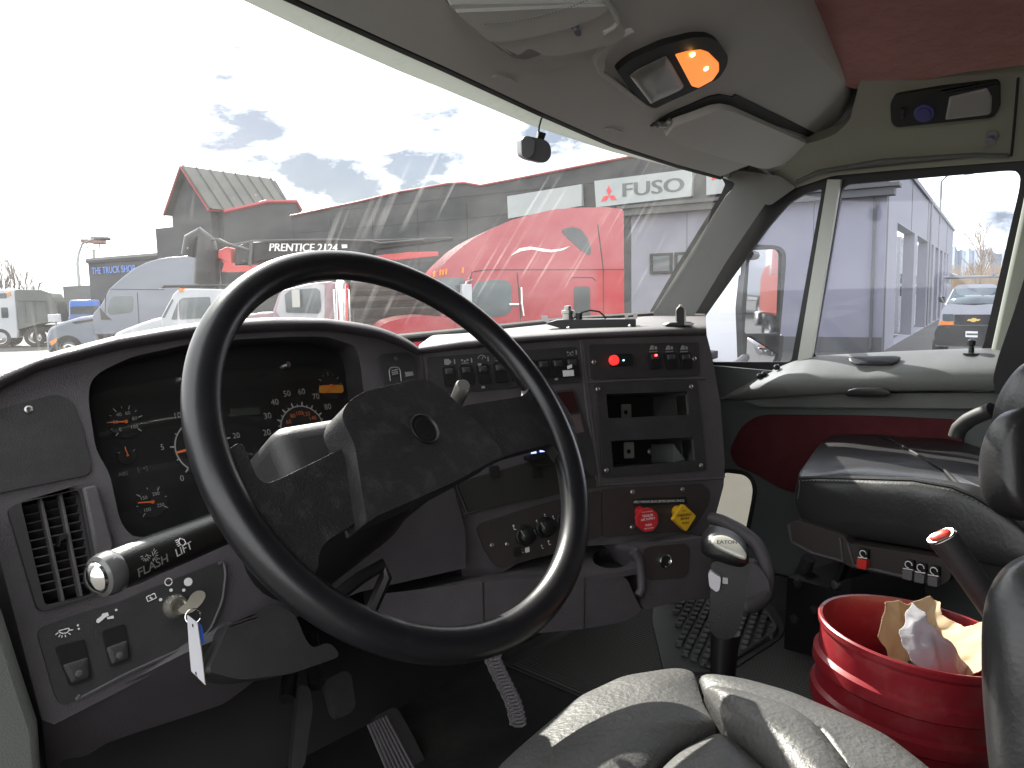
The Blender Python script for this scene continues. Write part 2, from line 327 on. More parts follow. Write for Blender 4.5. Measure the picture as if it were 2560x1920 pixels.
# zero of v is the ground because K is on it; u grows towards the corner
mb = MB(); mb.prism([(roofl[0][0], 0)] + roofl + [(0, roofl[-1][1]), (0, 0)], PA, -.5, 0); obj('front_wall', mb, m_bdark, bld)
mb = MB(); mb.tube([PA.w(u, v, .05) for u, v in roofl], .05, 8); obj('roof_edge', mb, m_trimred, bld)
lav = A((1580, 553), (1769, 531), (2104, 492), (2227, 477))
vt = sum(v for u, v in lav)/4
mb = MB(); mb.prism([(lav[0][0], 0), (lav[0][0], vt), (0, vt), (0, 0)], PA, .003, .08)
ow = [PA.uv(*p) for p in ((1628, 640), (1770, 622), (1770, 676), (1630, 689))]
obj('front_wall', mb, m_blav, bld)
mb = MB(); c0 = PA.w(lav[0][0]/2, vt+.12, .2); mb.box(c0, (abs(lav[0][0])+.5, .55, .24), (PA.u, PA.n, V((0, 0, 1)))); mb.box(c0+V((0, 0, .2)), (abs(lav[0][0])+.8, .8, .12), (PA.u, PA.n, V((0, 0, 1)))); obj('cornice', mb, m_bgrey, bld)
mb = MB(); mb.prism([(lav[0][0]-.2, vt+.33), (lav[0][0]-.2, vt+1.4), (-.02, vt+1.4), (-.02, vt+.33)], PA, .003, .06); obj('fascia_band', mb, m_bgrey, bld)
for k in range(1, 8): mb = MB(); mb.box(PA.w(roofl[0][0]/2, k*.95, .006), (abs(roofl[0][0])-1.2, .03, .02), (PA.u, PA.n, V((0, 0, 1)))); obj('cladding_joint', mb, m_seam, bld)
for k in range(9): u_ = roofl[0][0]*(.1+.1*k); mb = MB(); mb.box(PA.w(u_, 3.2, .004), (.03, .02, 6.2), (PA.u, PA.n, V((0, 0, 1)))); obj('cladding_joint', mb, m_seam, bld)
for k in range(1, 4): u_ = lav[0][0]*k/4; mb = MB(); mb.box(PA.w(u_, vt/2, .081), (.025, .008, vt-.1), (PA.u, PA.n, V((0, 0, 1)))); obj('wall_joint', mb, m_bgrey, bld)
mb = MB(); mb.box(PA.w(lav[0][0]/2, .25, .083), (abs(lav[0][0])-.02, .02, .5), (PA.u, PA.n, V((0, 0, 1)))); obj('plinth', mb, m_bgrey, bld)
mb = MB(); mb.tube([PA.w(-.35, .1, .16), PA.w(-.35, vt, .16)], .05, 8); obj('downpipe', mb, m_bgrey, bld)
# office window in the lavender wall
us = [q[0] for q in ow]; vs_ = [q[1] for q in ow]; u0, u1, v0, v1 = min(us), max(us), sum(vs_[2:])/2, sum(vs_[:2])/2
fr = MB(); um = (u0*.58+u1*.42)
for a, b in ((u0, um-.05), (um+.05, u1)): fr.prism([(a, v0), (a, v1), (b, v1), (b, v0)], PA, .081, .16, holes=[[(a+.1, v0+.1), (a+.1, v1-.1), (b-.1, v1-.1), (b-.1, v0+.1)]])
win = obj('window', fr, m_seam, bld)
mb = MB(); mb.prism([(u0+.05, v0+.05), (u0+.05, v1-.05), (u1-.05, v1-.05), (u1-.05, v0+.05)], PA, .081, .11); obj('pane', mb, m_windl, win)
# signs on the front wall
def board(name, px, label):
    t = thing(name, PA.hit(*px[0]), label, 'sign'); q = A(*px); mb = MB(); mb.prism(q, PA, .06, .25); obj('board', mb, m_signw, t, bevel=.02); return t
board('wall_sign', [(1275, 492), (1460, 462), (1462, 516), (1277, 548)], 'blank white sign board on the dark wall left of the lettered sign')
fs = board('wall_sign', [(1492, 454), (1736, 424), (1735, 492), (1496, 520)], 'white sign board lettered FUSO with three red diamonds')
mb = MB(); e = PA.uv(1529, 490.5)
s_ = abs(PA.uv(1529, 466)[1]-e[1])*.5
for k in range(3):
    a = R_(90+120*k); d = V((math.cos(a), math.sin(a))); t_ = V((-d.y, d.x)); c = V(e)
    mb.prism([tuple(c), tuple(c+d*s_+t_*s_*.55), tuple(c+d*s_*2), tuple(c+d*s_-t_*s_*.55)], PA, .251, .27)
obj('emblem', mb, m_signred, fs)
mb = MB(); q = PA.uv(1637, 472); text(mb, 'FUSO', PA, q, abs(PA.uv(1637, 447)[1]-PA.uv(1637, 497)[1])*.98, 0, .26, sx=1.42, bold=.03); obj('lettering', mb, m_signgrey, fs)
t = board('wall_sign', [(1771, 432), (1930, 412), (1930, 472), (1770, 490)], 'white sign board with red wedge next to the windscreen pillar')
mb = MB(); mb.prism(A((1785, 452), (1830, 440), (1802, 432), (1786, 436)), PA, .251, .27); obj('emblem', mb, m_signred, t)
# tower and left wing
PT = Pl(K - db*2.6, -db)
def T(*px): return [PT.uv(*p) for p in px]
gab = T((423, 540), (465, 420), (533, 511)); vg = gab[0][1]
pk = PT.w(*gab[1])
sR = 1.0
for i in range(400):
    p = pk + db*(i*.05); v = p-CAM; dd = v.dot(FW)
    if 1280+FPX*v.dot(RT)/dd > 674: sR = i*.05; break
ul, ur = gab[0][0], gab[2][0]; vr = min(gab[0][1], gab[2][1])
mb = MB(); mb.prism([(ul+.25, 0), (ul+.25, vr), gab[1], (ur-.25, vr), (ur-.25, 0)], PT, -sR-.4, 0); obj('tower', mb, m_bdark, bld)
for a, b in (((ul, vr), gab[1]), (gab[1], (ur, vr))):
    mb = MB(); A_, B_ = V((a[0], a[1])), V((b[0], b[1])); nrm = V((-(B_-A_).y, (B_-A_).x)).normalized()
    if nrm.y < 0: nrm = -nrm
    mb.prism([tuple(A_), tuple(B_), tuple(B_+nrm*.12), tuple(A_+nrm*.12)], PT, -sR, .3)
    n_ = int(sR/.75)
    for i in range(n_+1):
        h = .25-i*(sR+.2)/n_; mb.tube([PT.w(*(A_+nrm*.13), h), PT.w(*(B_+nrm*.13), h)], .06, 6)
    rf = obj('tower_roof', mb, m_roofm, bld)
mb = MB(); mb.tube([PT.w(ul, vr, .32), PT.w(*gab[1], .32), PT.w(ur, vr, .32), PT.w(ur, vr, -sR)], .06, 6); obj('roof_edge', mb, m_trimred, bld)
# parapet standing against the tower flank
PS = Pl(PT.w(ur-.25, 0), -da)
par = [PS.uv(*p) for p in ((545, 531), (564, 527), (654, 506), (728, 505), (741, 528))]
mb = MB(); mb.prism([(par[0][0], 0)] + par + [(par[-1][0], 0)], PS, .02, .4); obj('parapet', mb, m_bdark, bld)
mb = MB(); mb.tube([PS.w(u, v, .4) for u, v in par], .12, 6); obj('roof_edge', mb, m_trimred, bld)
q = T((376, 571), (430, 556)); mb = MB(); mb.prism([(q[0][0], 0), (q[0][0], q[0][1]), (q[1][0]+.5, q[0][1]), (q[1][0]+.5, 0)], PT, -6, -.3); obj('left_wing', mb, m_bdark, bld)
q = T((200, 661), (390, 627)); mb = MB(); vq = (q[0][1]+q[1][1])/2; mb.prism([(q[0][0], 0), (q[0][0], vq), (q[1][0]+.5, vq), (q[1][0]+.5, 0)], PT, -8, -.5); obj('left_wing', mb, m_bdark, bld)
mb = MB(); mb.tube([PT.w(q[0][0], vq, -.5), PT.w(q[1][0], vq, -.5)], .18, 6); obj('roof_edge', mb, m_bgrey, bld)
q = T((125, 716), (210, 707)); mb = MB(); mb.prism([(q[0][0], 0), (q[0][0], q[0][1]), (q[1][0]+.5, q[0][1]), (q[1][0]+.5, 0)], PT, -8, -.8); obj('left_wing', mb, m_bgrey, bld)
PT2 = PT.off(-.46); q = [PT2.uv(*p) for p in ((229, 681), (336, 665))]; c = PT2.uv(283, 675)
ts = thing('shop_sign', PT2.w(*c), 'blue channel letters reading THE TRUCK SHOP on the far dark wing', 'sign')
mb = MB(); hh = abs(PT2.uv(283, 665)[1]-PT2.uv(283, 684)[1]); vs, _f = glyphs('THE TRUCK SHOP'); wd = max(v[0] for v in vs)-min(v[0] for v in vs)
text(mb, 'THE TRUCK SHOP', PT2, c, hh*1.3, 0, .02, sx=abs(q[1][0]-q[0][0])/wd/(hh*1.3), bold=.02); obj('lettering', mb, m_signblue, ts)
# side wall with service bays
topB = [PB.uv(*p) for p in ((2307, 438), (2373, 594))]; vB = (topB[0][1]+topB[1][1])/2; uB = PB.uv(2374, 800)[0]
bays = []
for x0, x1 in ((2238, 2282), (2289, 2315), (2319, 2330), (2335, 2343), (2347, 2353), (2357, 2361), (2364, 2367)): bays.append((PB.uv(x0, 720)[0], PB.uv(x1, 720)[0]))
vD = (PB.uv(2238, 547)[1]+PB.uv(2283, 586)[1])/2
mb = MB(); mb.prism([(.0, 0), (.0, vB), (uB, vB), (uB, 0)], PB, -.45, -.003, holes=[[(a, .03), (a, vD), (b, vD), (b, .03)] for a, b in bays]); obj('bay_wall', mb, m_bwhite, bld)
mb = MB(); mb.box(PB.w(uB/2, vB+.1, -.2), (uB+.3, .6, .2), (PB.u, PB.n, V((0, 0, 1)))); obj('roof_edge', mb, m_bwhite, bld)
for k in range(1, 5): mb = MB(); mb.box(PB.w(uB*k/5-.3, vD+(vB-vD)/2, .004), (.03, .02, vB-vD-.1), (PB.u, PB.n, V((0, 0, 1)))); obj('wall_joint', mb, m_bgrey, bld)
mb = MB(); mb.tube([PB.w(bays[1][1]+.35, .1, .1), PB.w(bays[1][1]+.35, vB-.1, .1)], .06, 8); obj('downpipe', mb, m_pole, bld)
for a, b in bays[:5]:
    mb = MB(); mb.prism([(a, 0), (a, vD), (b, vD), (b, 0)], PB, -.9, -.7)
    for k in range(1, 12): mb.box(PB.w((a+b)/2, vD*k/12, -.69), (b-a-.1, .03, .05), (PB.u, PB.n, V((0, 0, 1))))
    dr = obj('bay_door', mb, m_whitep, bld)
    mb = MB()
    for k in range(3):
        for j in range(2):
            c = (a+(b-a)*(.2+.3*k), vD*(.44+.13*j)); mb.box(PB.w(*c, -.68), ((b-a)*.22, .06, vD*.1), (PB.u, PB.n, V((0, 0, 1))))
    obj('pane', mb, m_windl, dr)
wl = thing('wall_lamp', PB.hit(2348, 545), 'small floodlight on a bent arm above the service bays', 'lamp'); p = PB.hit(2349, 560)
mb = MB(); mb.tube([p, p+V((0, 0, 2.6)), p+V((0, 0, 3.2))-da*.6, p+V((0, 0, 3.1))-da*1.2], .07, 6); obj('arm', mb, m_pole, wl)
mb = MB(); mb.box(p+V((0, 0, 3.0))-da*1.4, (.5, .5, .25)); obj('lamp_head', mb, m_seam, wl, bevel=.04)
# ---- parked vehicles: built about a vertical side plane through their near flank
def side(px, d, az): 
    e = V((-math.cos(R_(az)), math.sin(R_(az)), 0)); p = at(px, 740, d)
    if e.dot(p-CAM) > 0: e = -e
    return Pl(V((p.x, p.y, 0)), e)
def wheel(parent, pl, u, r, wd=.28, h=.0, mt=None):
    c = pl.w(u, r, h); mb = MB(); n = -pl.n
    mb.lathe([(r*.60, 0), (r*.93, -.01), (r, .05), (r, wd-.05), (r*.93, wd), (r*.6, wd)], c, n, 28, caps=False); o = obj('wheel', mb, m_tyre, parent)
    mb = MB(); mb.lathe([(.02, .06), (r*.2, .03), (r*.24, .07), (r*.5, .1), (r*.56, .02), (r*.61, .01), (r*.61, wd-.02)], c, n, 24, caps=False)
    obj('rim', mb, mt or m_steel, o); return o
def pane(parent, name, pl, px, mt, h0=-.03, h1=.012, r=.05, bevel=0): mb = MB(); mb.prism(pl.poly(px, r), pl, h0, h1); return obj(name, mb, mt, parent, bevel=bevel)
def strips(pl, segs, wdt=.02, h=.008):
    mb = MB()
    for s in segs:
        for i in range(len(s)-1): mb.tube([pl.w(*pl.uv(*s[i]), 0), pl.w(*pl.uv(*s[i+1]), 0)], wdt/2, 5)
    return mb
def taper(o, pl, ztop0, ztop1, amt):     # draw the upper body in towards its middle plane
    me = o.data; mid = -1.25
    for v in me.vertices:
        p = v.co; h = (p-pl.o).dot(pl.n); k = max(0, min(1, (p.z-ztop0)/(ztop1-ztop0))); v.co = p + pl.n*(-(h-mid)*amt*k*k)
# red sleeper tractor
PR = side(1245, 16.3, -56)
rt = thing('sleeper_truck', PR.w(0, 0, -1.2), 'glossy red sleeper truck with white swoosh on its tall roof', 'truck', 'trucks parked along the front wall')
body = z('r6', (1375, 425), (1250, 410), (1190, 415), (1100, 415), (950, 425), (820, 455), (690, 490), (560, 545), (460, 600), (380, 655), (310, 720), (255, 775), (212, 830), (215, 850), (300, 1000), (345, 1100))
q = PR.poly(body); q = q + [(q[-1][0], 1.05), (q[0][0], 1.05)]
mb = MB(); mb.prism(rnd(q, .08, 3), PR, -2.45, 0); obj('cab', mb, m_red, rt, bevel=.16, seg=4)
hd = PR.poly([(1150, 800), (1117, 794), (1060, 790), (1010, 795), (965, 806), (945, 822), (936, 850)]); hd = hd + [(hd[-1][0]-.1, .7), (hd[0][0]+.1, .7)]
mb = MB(); mb.prism(rnd(hd, .08, 3), PR, -2.3, -.1); obj('hood', mb, m_red, rt, bevel=.14, seg=4)
pane(rt, 'windshield', PR, z('r6', (218, 852), (300, 848), (400, 850), (392, 900), (372, 955), (330, 985), (270, 930)), m_windl)
pane(rt, 'window', PR, z('r6', (436, 930), (452, 898), (475, 868), (600, 858), (665, 865), (686, 900), (683, 1045), (650, 1078), (520, 1095), (430, 1095)), m_windl)
pane(rt, 'window', PR, z('r6', (995, 548), (1060, 533), (1115, 552), (1150, 600), (1172, 660), (1172, 708), (1130, 692), (1060, 630), (1000, 575)), m_wind)
pane(rt, 'window', PR, z('r6', (1068, 900), (1160, 900), (1168, 930), (1168, 1090), (1070, 1095)), m_wind)
pane(rt, 'swoosh', PR, z('r6', (680, 710), (735, 665), (800, 655), (860, 665), (930, 675), (990, 668), (1045, 652), (1000, 677), (930, 690), (870, 684), (810, 672), (745, 682)), m_white, -.01, .006, 0)
mb = strips(PR, [z('r6', (440, 812), (520, 798), (1378, 796)), z('r6', (1215, 520), (1250, 800), (1250, 1120)), z('r6', (720, 815), (735, 1000), (745, 1150)), z('r6', (1035, 870), (1060, 845), (1180, 845), (1205, 865)), z('r6', (440, 812), (425, 900), (410, 1120))], .022); obj('panel_gap', mb, m_seam, rt)
mb = MB(); mb.box(PR.w(*PR.uv(*z('r6', (700, 1010))[0]), .02), (.22, .05, .05), (PR.u, PR.n, V((0, 0, 1)))); obj('door_handle', mb, m_chrome, rt, bevel=.01)
mb = MB(); mb.tube([PR.hit(*q, h=.06) for q in z('r6', (745, 905), (748, 1000), (760, 1080))], .025, 6); obj('grab_rail', mb, m_chrome, rt)
for x, y in ((208, 825), (245, 815), (262, 812), (280, 809), (382, 800)): pane(rt, 'marker_light', PR, z('r6', (x-6, y+18), (x-4, y-10), (x+6, y-20), (x+9, y-10), (x+4, y+18)), m_amber, -.02, .05, .01)
mb = MB()
for (x, y) in ((900, 0),): pass
p0, p1 = PR.uv(1170, 735), PR.uv(1188, 732)
mb.box(PR.w(p0[0]-.1, p0[1]-.05, .35), (.2, .25, .5), (PR.u, PR.n, V((0, 0, 1)))); mb.tube([PR.w(p0[0]+.1, p0[1]+.3, 0), PR.w(p0[0]-.1, p0[1]+.25, .35), PR.w(p0[0]-.1, p0[1]-.3, .35), PR.w(p0[0]+.2, p0[1]-.35, 0)], .02, 6); obj('mirror', mb, m_whitep, rt, bevel=.02)
us = [u for u, v in q]; mb = MB(); mb.box(PR.w((min(us)+max(us))/2+.6, .75, -1.2), (max(us)-min(us)+2.2, 1.0, .3), (PR.u, PR.n, V((0, 0, 1)))); obj('chassis', mb, m_seam, rt)
for u in (min(us)-1.0, max(us)-.2, max(us)+1.1): wheel(rt, PR, u, .5); wheel(rt, PR, u, .5, h=-2.1)
# silver sleeper tractor
PV = side(350, 29.5, -50)
st = thing('sleeper_truck', PV.w(0, 0, -1.2), 'silver grey sleeper truck with rounded roof, left of the red crane', 'truck', 'trucks parked along the front wall')
body = z('r8', (1612, 455), (1540, 442), (1500, 436), (1440, 445), (1350, 450), (1250, 465), (1150, 495), (1060, 540), (980, 600), (910, 660), (862, 705), (835, 760), (815, 800), (790, 840), (740, 893), (730, 920))
q = PV.poly(body); q = q + [(q[-1][0], 1.0), (q[0][0], 1.0)]
mb = MB(); mb.prism(q, PV, -2.45, 0); obj('cab', mb, m_silver, st, bevel=.14, seg=4)
hd = PV.poly(z('r8', (755, 905), (700, 915), (620, 925), (500, 960), (420, 990), (372, 1018), (352, 1080), (360, 1180), (380, 1220))); hd = hd + [(hd[-1][0]+.2, .55), (hd[0][0], .55)]
mb = MB(); mb.prism(hd, PV, -2.35, -.08); obj('hood', mb, m_silver, st, bevel=.12, seg=4)
pane(st, 'window', PV, z('r8', (868, 792), (900, 762), (1040, 757), (1055, 780), (1050, 880), (1028, 890), (880, 908), (850, 888)), m_windl)
pane(st, 'hood_vent', PV, z('r8', (560, 965), (740, 938), (735, 955), (590, 980)), m_seam, -.09, -.06, 0)
pane(st, 'turn_signal', PV, z('r8', (385, 1120), (440, 1095), (445, 1120), (405, 1150)), m_amber, -.09, -.05, .02)
mb = strips(PV, [z('r8', (865, 705), (1300, 708)), z('r8', (1085, 730), (1100, 1000)), z('r8', (835, 740), (830, 920), (880, 950))], .03); obj('panel_gap', mb, m_seam, st)
pane(st, 'side_fairing', PV, z('r8', (790, 850), (830, 900), (880, 945), (800, 945)), m_seam, -.01, .02, .02)
mb = MB(); p = PV.uv(*z('r8', (415, 960))[0]); mb.tube([PV.w(p[0], p[1]-.35, -.4), PV.w(p[0]-.05, p[1]+.05, -.3)], .05, 8); mb.box(PV.w(p[0]-.05, p[1]+.12, -.3), (.42, .18, .3), (PV.u, PV.n, V((0, 0, 1)))); obj('hood_mirror', mb, m_whitep, st, bevel=.06)
us = [u for u, v in q]; mb = MB(); mb.box(PV.w((min(us)+max(us))/2+.6, .75, -1.2), (max(us)-min(us)+2.2, 1.0, .3), (PV.u, PV.n, V((0, 0, 1)))); obj('chassis', mb, m_seam, st)
for u in (min(us)-1.0, max(us)-.2, max(us)+1.1): wheel(st, PV, u, .5); wheel(st, PV, u, .5, h=-2.1)
# small white utility truck with ladder rack
PW = side(470, 22, -50)
wt = thing('utility_truck', PW.w(0, 0, -1), 'small white work truck with black ladder rack and amber roof light', 'truck', 'trucks parked along the front wall')
q = PW.poly(z('r8', (1860, 760), (1800, 712), (1735, 703), (1500, 698), (1400, 712), (1365, 745), (1352, 775), (1310, 850), (1268, 935))); q += [(q[-1][0], .7), (q[0][0], .7)]
mb = MB(); mb.prism(q, PW, -1.95, 0); obj('cab', mb, m_whitep, wt, bevel=.07, seg=3)
q2 = PW.poly(z('r8', (1290, 922), (1200, 942), (1100, 975), (980, 1020), (900, 1055), (870, 1120))); q2 += [(q2[-1][0], .55), (q2[0][0], .55)]
mb = MB(); mb.prism(q2, PW, -1.9, -.05); obj('hood', mb, m_whitep, wt, bevel=.08, seg=3)
pane(wt, 'window', PW, z('r8', (1412, 800), (1440, 772), (1660, 765), (1672, 900), (1650, 930), (1420, 945)), m_windl)
pane(wt, 'window', PW, z('r8', (1405, 805), (1352, 945), (1400, 945)), m_windl)
pane(wt, 'windshield', PW, z('r8', (1360, 780), (1280, 928), (1300, 932), (1372, 790)), m_windl)
pane(wt, 'warning_light', PW, z('r8', (1412, 712), (1420, 698), (1445, 698), (1450, 722), (1420, 722)), m_amber, -1.5, .04, .02)
mb = MB(); a, b = PW.uv(*z('r8', (1270, 683))[0]), PW.uv(*z('r8', (1800, 660))[0])
for h in (-.1, -1.8): 
    mb.tube([PW.w(a[0], a[1], h), PW.w(b[0]+.6, a[1], h)], .045, 6)
    for k in (.3, .55, .8): u = a[0]+(b[0]-a[0])*k; mb.tube([PW.w(u, a[1], h), PW.w(u, a[1]-.35, h)], .03, 6)
obj('ladder_rack', mb, m_black, wt)
for u in (q2[0][0]-.5, q[0][0]+.8): wheel(wt, PW, u, .4, .24); wheel(wt, PW, u, .4, .24, h=-1.6)
mb = MB(); mb.box(PW.w(q[0][0]+.8, .95, -.95), (3.2, 1.9, .7), (PW.u, PW.n, V((0, 0, 1)))); obj('service_box', mb, m_whitep, wt, bevel=.04)
# log truck with pale cab, stack and mirror
PG = side(760, 20, -50)
lt = thing('log_truck', PG.w(0, 0, -1), 'faded pink and white log truck cab seen through the top of the steering wheel', 'truck', 'trucks parked along the front wall')
q = PG.poly(z(4, (1070, 600), (1070, 345), (1040, 325), (860, 345), (660, 395), (620, 430), (575, 560), (560, 600))); q[0] = (q[0][0], .8); q[-1] = (q[-1][0], .8)
mb = MB(); mb.prism(q, PG, -2.2, 0); obj('cab', mb, m_pink, lt, bevel=.07, seg=3)
q = PG.poly(z(4, (985, 350), (985, 620), (640, 620), (600, 560), (645, 410), (870, 352))); mb = MB(); mb.prism(rnd(q, .05), PG, -.03, .012); obj('door', mb, m_whitep, lt)
pane(lt, 'window', PG, z(4, (670, 430), (720, 392), (920, 380), (950, 400), (960, 560), (940, 580), (680, 572)), m_windl, -.02, .03)
mb = MB(); a = PG.uv(*z(4, (1130, 600))[0]); b = PG.uv(*z(4, (1125, 360))[0]); mb.tube([PG.w(a[0], .9, -.1), PG.w(b[0], b[1], -.1), PG.w(b[0]+.08, b[1]+.1, -.1)], .24, 14)
for k in range(4): mb.tube([PG.w(a[0]-.2+.13*k, 1.3, .13), PG.w(a[0]-.2+.13*k, b[1]-.1, .13)], .03, 5)
obj('exhaust_stack', mb, m_chrome, lt)
mb = MB(); q = PG.poly(z(4, (738, 392), (800, 392), (805, 530), (745, 530)), .03); mb.prism(q, PG, .25, .32); p = q[0]
mb.tube([PG.w(q[0][0], q[0][1]+.1, .28), PG.w(q[0][0]-.25, q[0][1]+.1, .0)], .02, 6); mb.tube([PG.w(q[0][0], q[0][1]-.9, .28), PG.w(q[0][0]-.25, q[0][1]-.9, .0)], .02, 6); obj('mirror', mb, m_steel, lt)
q = PG.poly(z(4, (640, 575), (500, 570), (300, 600), (200, 660))); q += [(q[-1][0], .6), (q[0][0], .6)]; mb = MB(); mb.prism(q, PG, -2.1, -.1); obj('hood', mb, m_pink, lt, bevel=.08)
u_ = PG.uv(*z(4, (1200, 600))[0])[0]; mb = MB(); random.seed(3)
for i in range(26):
    h = -random.uniform(.0, 2.0); vv = 1.3+random.uniform(0, 1.35); rr = random.uniform(.1, .2); mb.tube([PG.w(u_, vv, h), PG.w(u_+3, vv+random.uniform(-.1, .1), h), PG.w(u_+7, vv+random.uniform(-.1, .1), h)], [rr, rr*.95, rr*.8], 9)
obj('log_load', mb, mat('log_bark', (.05, .043, .04), .9, var=.4, vs=5), lt)
mb = MB(); mb.box(PG.w(u_+1.5, .9, -1), (11, .9, .35), (PG.u, PG.n, V((0, 0, 1)))); obj('chassis', mb, m_seam, lt)
for u in (u_-3.9, u_+2.5, u_+3.8): wheel(lt, PG, u, .5); wheel(lt, PG, u, .5, h=-1.9)
# log loader crane
PC = side(760, 23, -46)
lc = thing('loader_crane', PC.w(0, 0, -1), 'red and black log loader crane with PRENTICE 2124 on its boom', 'crane')
q = PC.poly(z('r7', (800, 735), (880, 708), (1200, 690), (1740, 688), (2300, 672), (2300, 690), (1760, 760), (1750, 790), (1200, 800), (790, 870))); mb = MB(); mb.prism(q, PC, -.5, 0); bo = obj('boom', mb, m_black, lc, bevel=.03)
c1, c2 = PC.uv(*z('r7', (1035, 770))[0]), PC.uv(*z('r7', (1500, 725))[0]); vs, _ = glyphs('PRENTICE 2124'); k = (c2[0]-c1[0])/((max(v[0] for v in vs)-min(v[0] for v in vs))*.33)
mb = MB(); text(mb, 'PRENTICE 2124', PC, PC.uv(*z('r7', (1268, 746))[0]), .33, -1.5, .006, sx=k, shear=.15, bold=.03)
mb.prism(PC.poly(z('r7', (1532, 722), (1570, 722), (1572, 746), (1534, 748))), PC, .002, .006); obj('lettering', mb, m_white, bo)
q = PC.poly(z('r7', (615, 795), (745, 738), (768, 745), (775, 850), (800, 868), (1100, 860), (1110, 905), (705, 912), (722, 855), (690, 822), (620, 815))); mb = MB(); mb.prism(q, PC, -.45, .08); obj('boom_arm', mb, m_red2, lc, bevel=.03)
q = PC.poly(z('r7', (1750, 800), (2000, 775), (2200, 770), (2200, 800), (1900, 830))); mb = MB(); mb.prism(q, PC, -.3, .05); obj('boom_arm', mb, m_red2, lc)
mb = MB(); P_ = lambda x, y, h=0: PC.w(*PC.uv(*z('r7', (x, y))[0]), h)
mb.tube([P_(590, 1000), P_(600, 800), P_(590, 700), P_(550, 650), P_(500, 690), P_(470, 800)], [.35, .35, .3, .22, .25, .2], 10); mb.tube([P_(620, 1050), P_(620, 760)], .3, 10); obj('mast', mb, m_black, lc)
mb = MB(); mb.tube([P_(690, 700, .1), P_(780, 730, .15), P_(850, 715, .1), P_(920, 700, .1), P_(1200, 692, .1), P_(1500, 690, .1), P_(1740, 700, .1), P_(1800, 715, .1), P_(2100, 690, .1)], .035, 6); mb.tube([P_(620, 690, .1), P_(700, 690, .2), P_(760, 720, .2), P_(900, 760, .1)], .04, 6); mb.tube([P_(917, 700, .1), P_(905, 870, .1)], .05, 6); obj('hydraulic_hose', mb, m_bgrey, lc)
mb = MB(); mb.box(PC.w(PC.uv(*z('r7', (620, 1000))[0])[0], 1.0, -.2), (1.2, 1.2, 2.0), (PC.u, PC.n, V((0, 0, 1)))); obj('pedestal', mb, m_black, lc, bevel=.05)
# grey dump truck far left
PD = side(70, 40, -62)
dt = thing('dump_truck', PD.w(0, 0, -1), 'grey dump truck with pale cab at the far left edge', 'truck')
q = PD.poly(z('r8', (-260, 720), (0, 705), (118, 703), (148, 1030), (148, 1090), (-260, 1100))); mb = MB(); mb.prism(q, PD, -2.3, 0); obj('cab', mb, m_whitep, dt, bevel=.08)
q = PD.poly(z('r8', (122, 706), (330, 708), (405, 735), (440, 800), (468, 905), (462, 965), (300, 985), (150, 1025))); mb = MB(); mb.prism(q, PD, -2.4, .1); obj('dump_body', mb, m_dump, dt, bevel=.05)
mb = strips(PD.off(.1), [z('r8', (140, 790), (360, 795)), z('r8', (190, 800), (205, 960)), z('r8', (270, 800), (285, 960)), z('r8', (365, 795), (385, 960))], .1); obj('body_rib', mb, m_dump, dt)
pane(dt, 'window', PD, z('r8', (8, 850), (62, 848), (68, 930), (14, 932)), m_wind, -.02, .02, .05); pane(dt, 'window', PD, z('r8', (-60, 740), (50, 735), (55, 775), (-60, 780)), m_wind, -.02, .02, .05)
pane(dt, 'marker_light', PD, z('r8', (55, 735), (80, 725), (85, 755), (60, 760)), m_amber, -.02, .06, .02)
mb = MB(); mb.box(PD.w(0, .95, -1.2), (9.5, 1.2, .35), (PD.u, PD.n, V((0, 0, 1)))); mb.box(PD.w(-3.0, .6, -.3), (3, .5, .4), (PD.u, PD.n, V((0, 0, 1)))); obj('chassis', mb, m_seam, dt)
for x in (345, 275, 0): u = PD.uv(*z('r8', (x, 1080))[0])[0]; wheel(dt, PD, u, .52); wheel(dt, PD, u, .52, h=-2.0)
# blue fronted truck beyond
PE = Pl(at(212, 740, 46) * 1.0, -(at(212, 740, 46)-CAM).normalized()*V((1, 1, 0))); PE = Pl(V((PE.o.x, PE.o.y, 0)), V((PE.n.x, PE.n.y, 0)))
bt = thing('pickup_truck', PE.w(0, 0, -2), 'blue pickup truck facing forward behind the silver hood', 'truck')
q = PE.poly(z('r8', (548, 800), (560, 790), (780, 786), (795, 800), (800, 930), (830, 960), (830, 1040), (520, 1040), (525, 960), (545, 925))); mb = MB(); mb.prism(q, PE, -4.5, 0); obj('body', mb, mat('blue_truck_paint', (.12, .17, .36), .3, coat=.5), bt, bevel=.08)
pane(bt, 'windshield', PE, z('r8', (552, 845), (775, 838), (780, 885), (760, 900), (560, 900)), m_wind, -.02, .03, .03)
pane(bt, 'sun_strip', PE, z('r8', (556, 806), (775, 802), (776, 836), (552, 842)), m_signblue, -.02, .04, .03)
pane(bt, 'grille', PE, z('r8', (590, 950), (740, 945), (740, 1010), (590, 1010)), m_chrome, -.02, .05, .02)
for x in (555, 775): pane(bt, 'headlight', PE, z('r8', (x-18, 960), (x+18, 958), (x+18, 990), (x-18, 992)), m_signw, -.02, .05, .02)
for u in (-1.0, .9): wheel(bt, Pl(PE.o, PE.n), u, .4, .25, h=-.6)
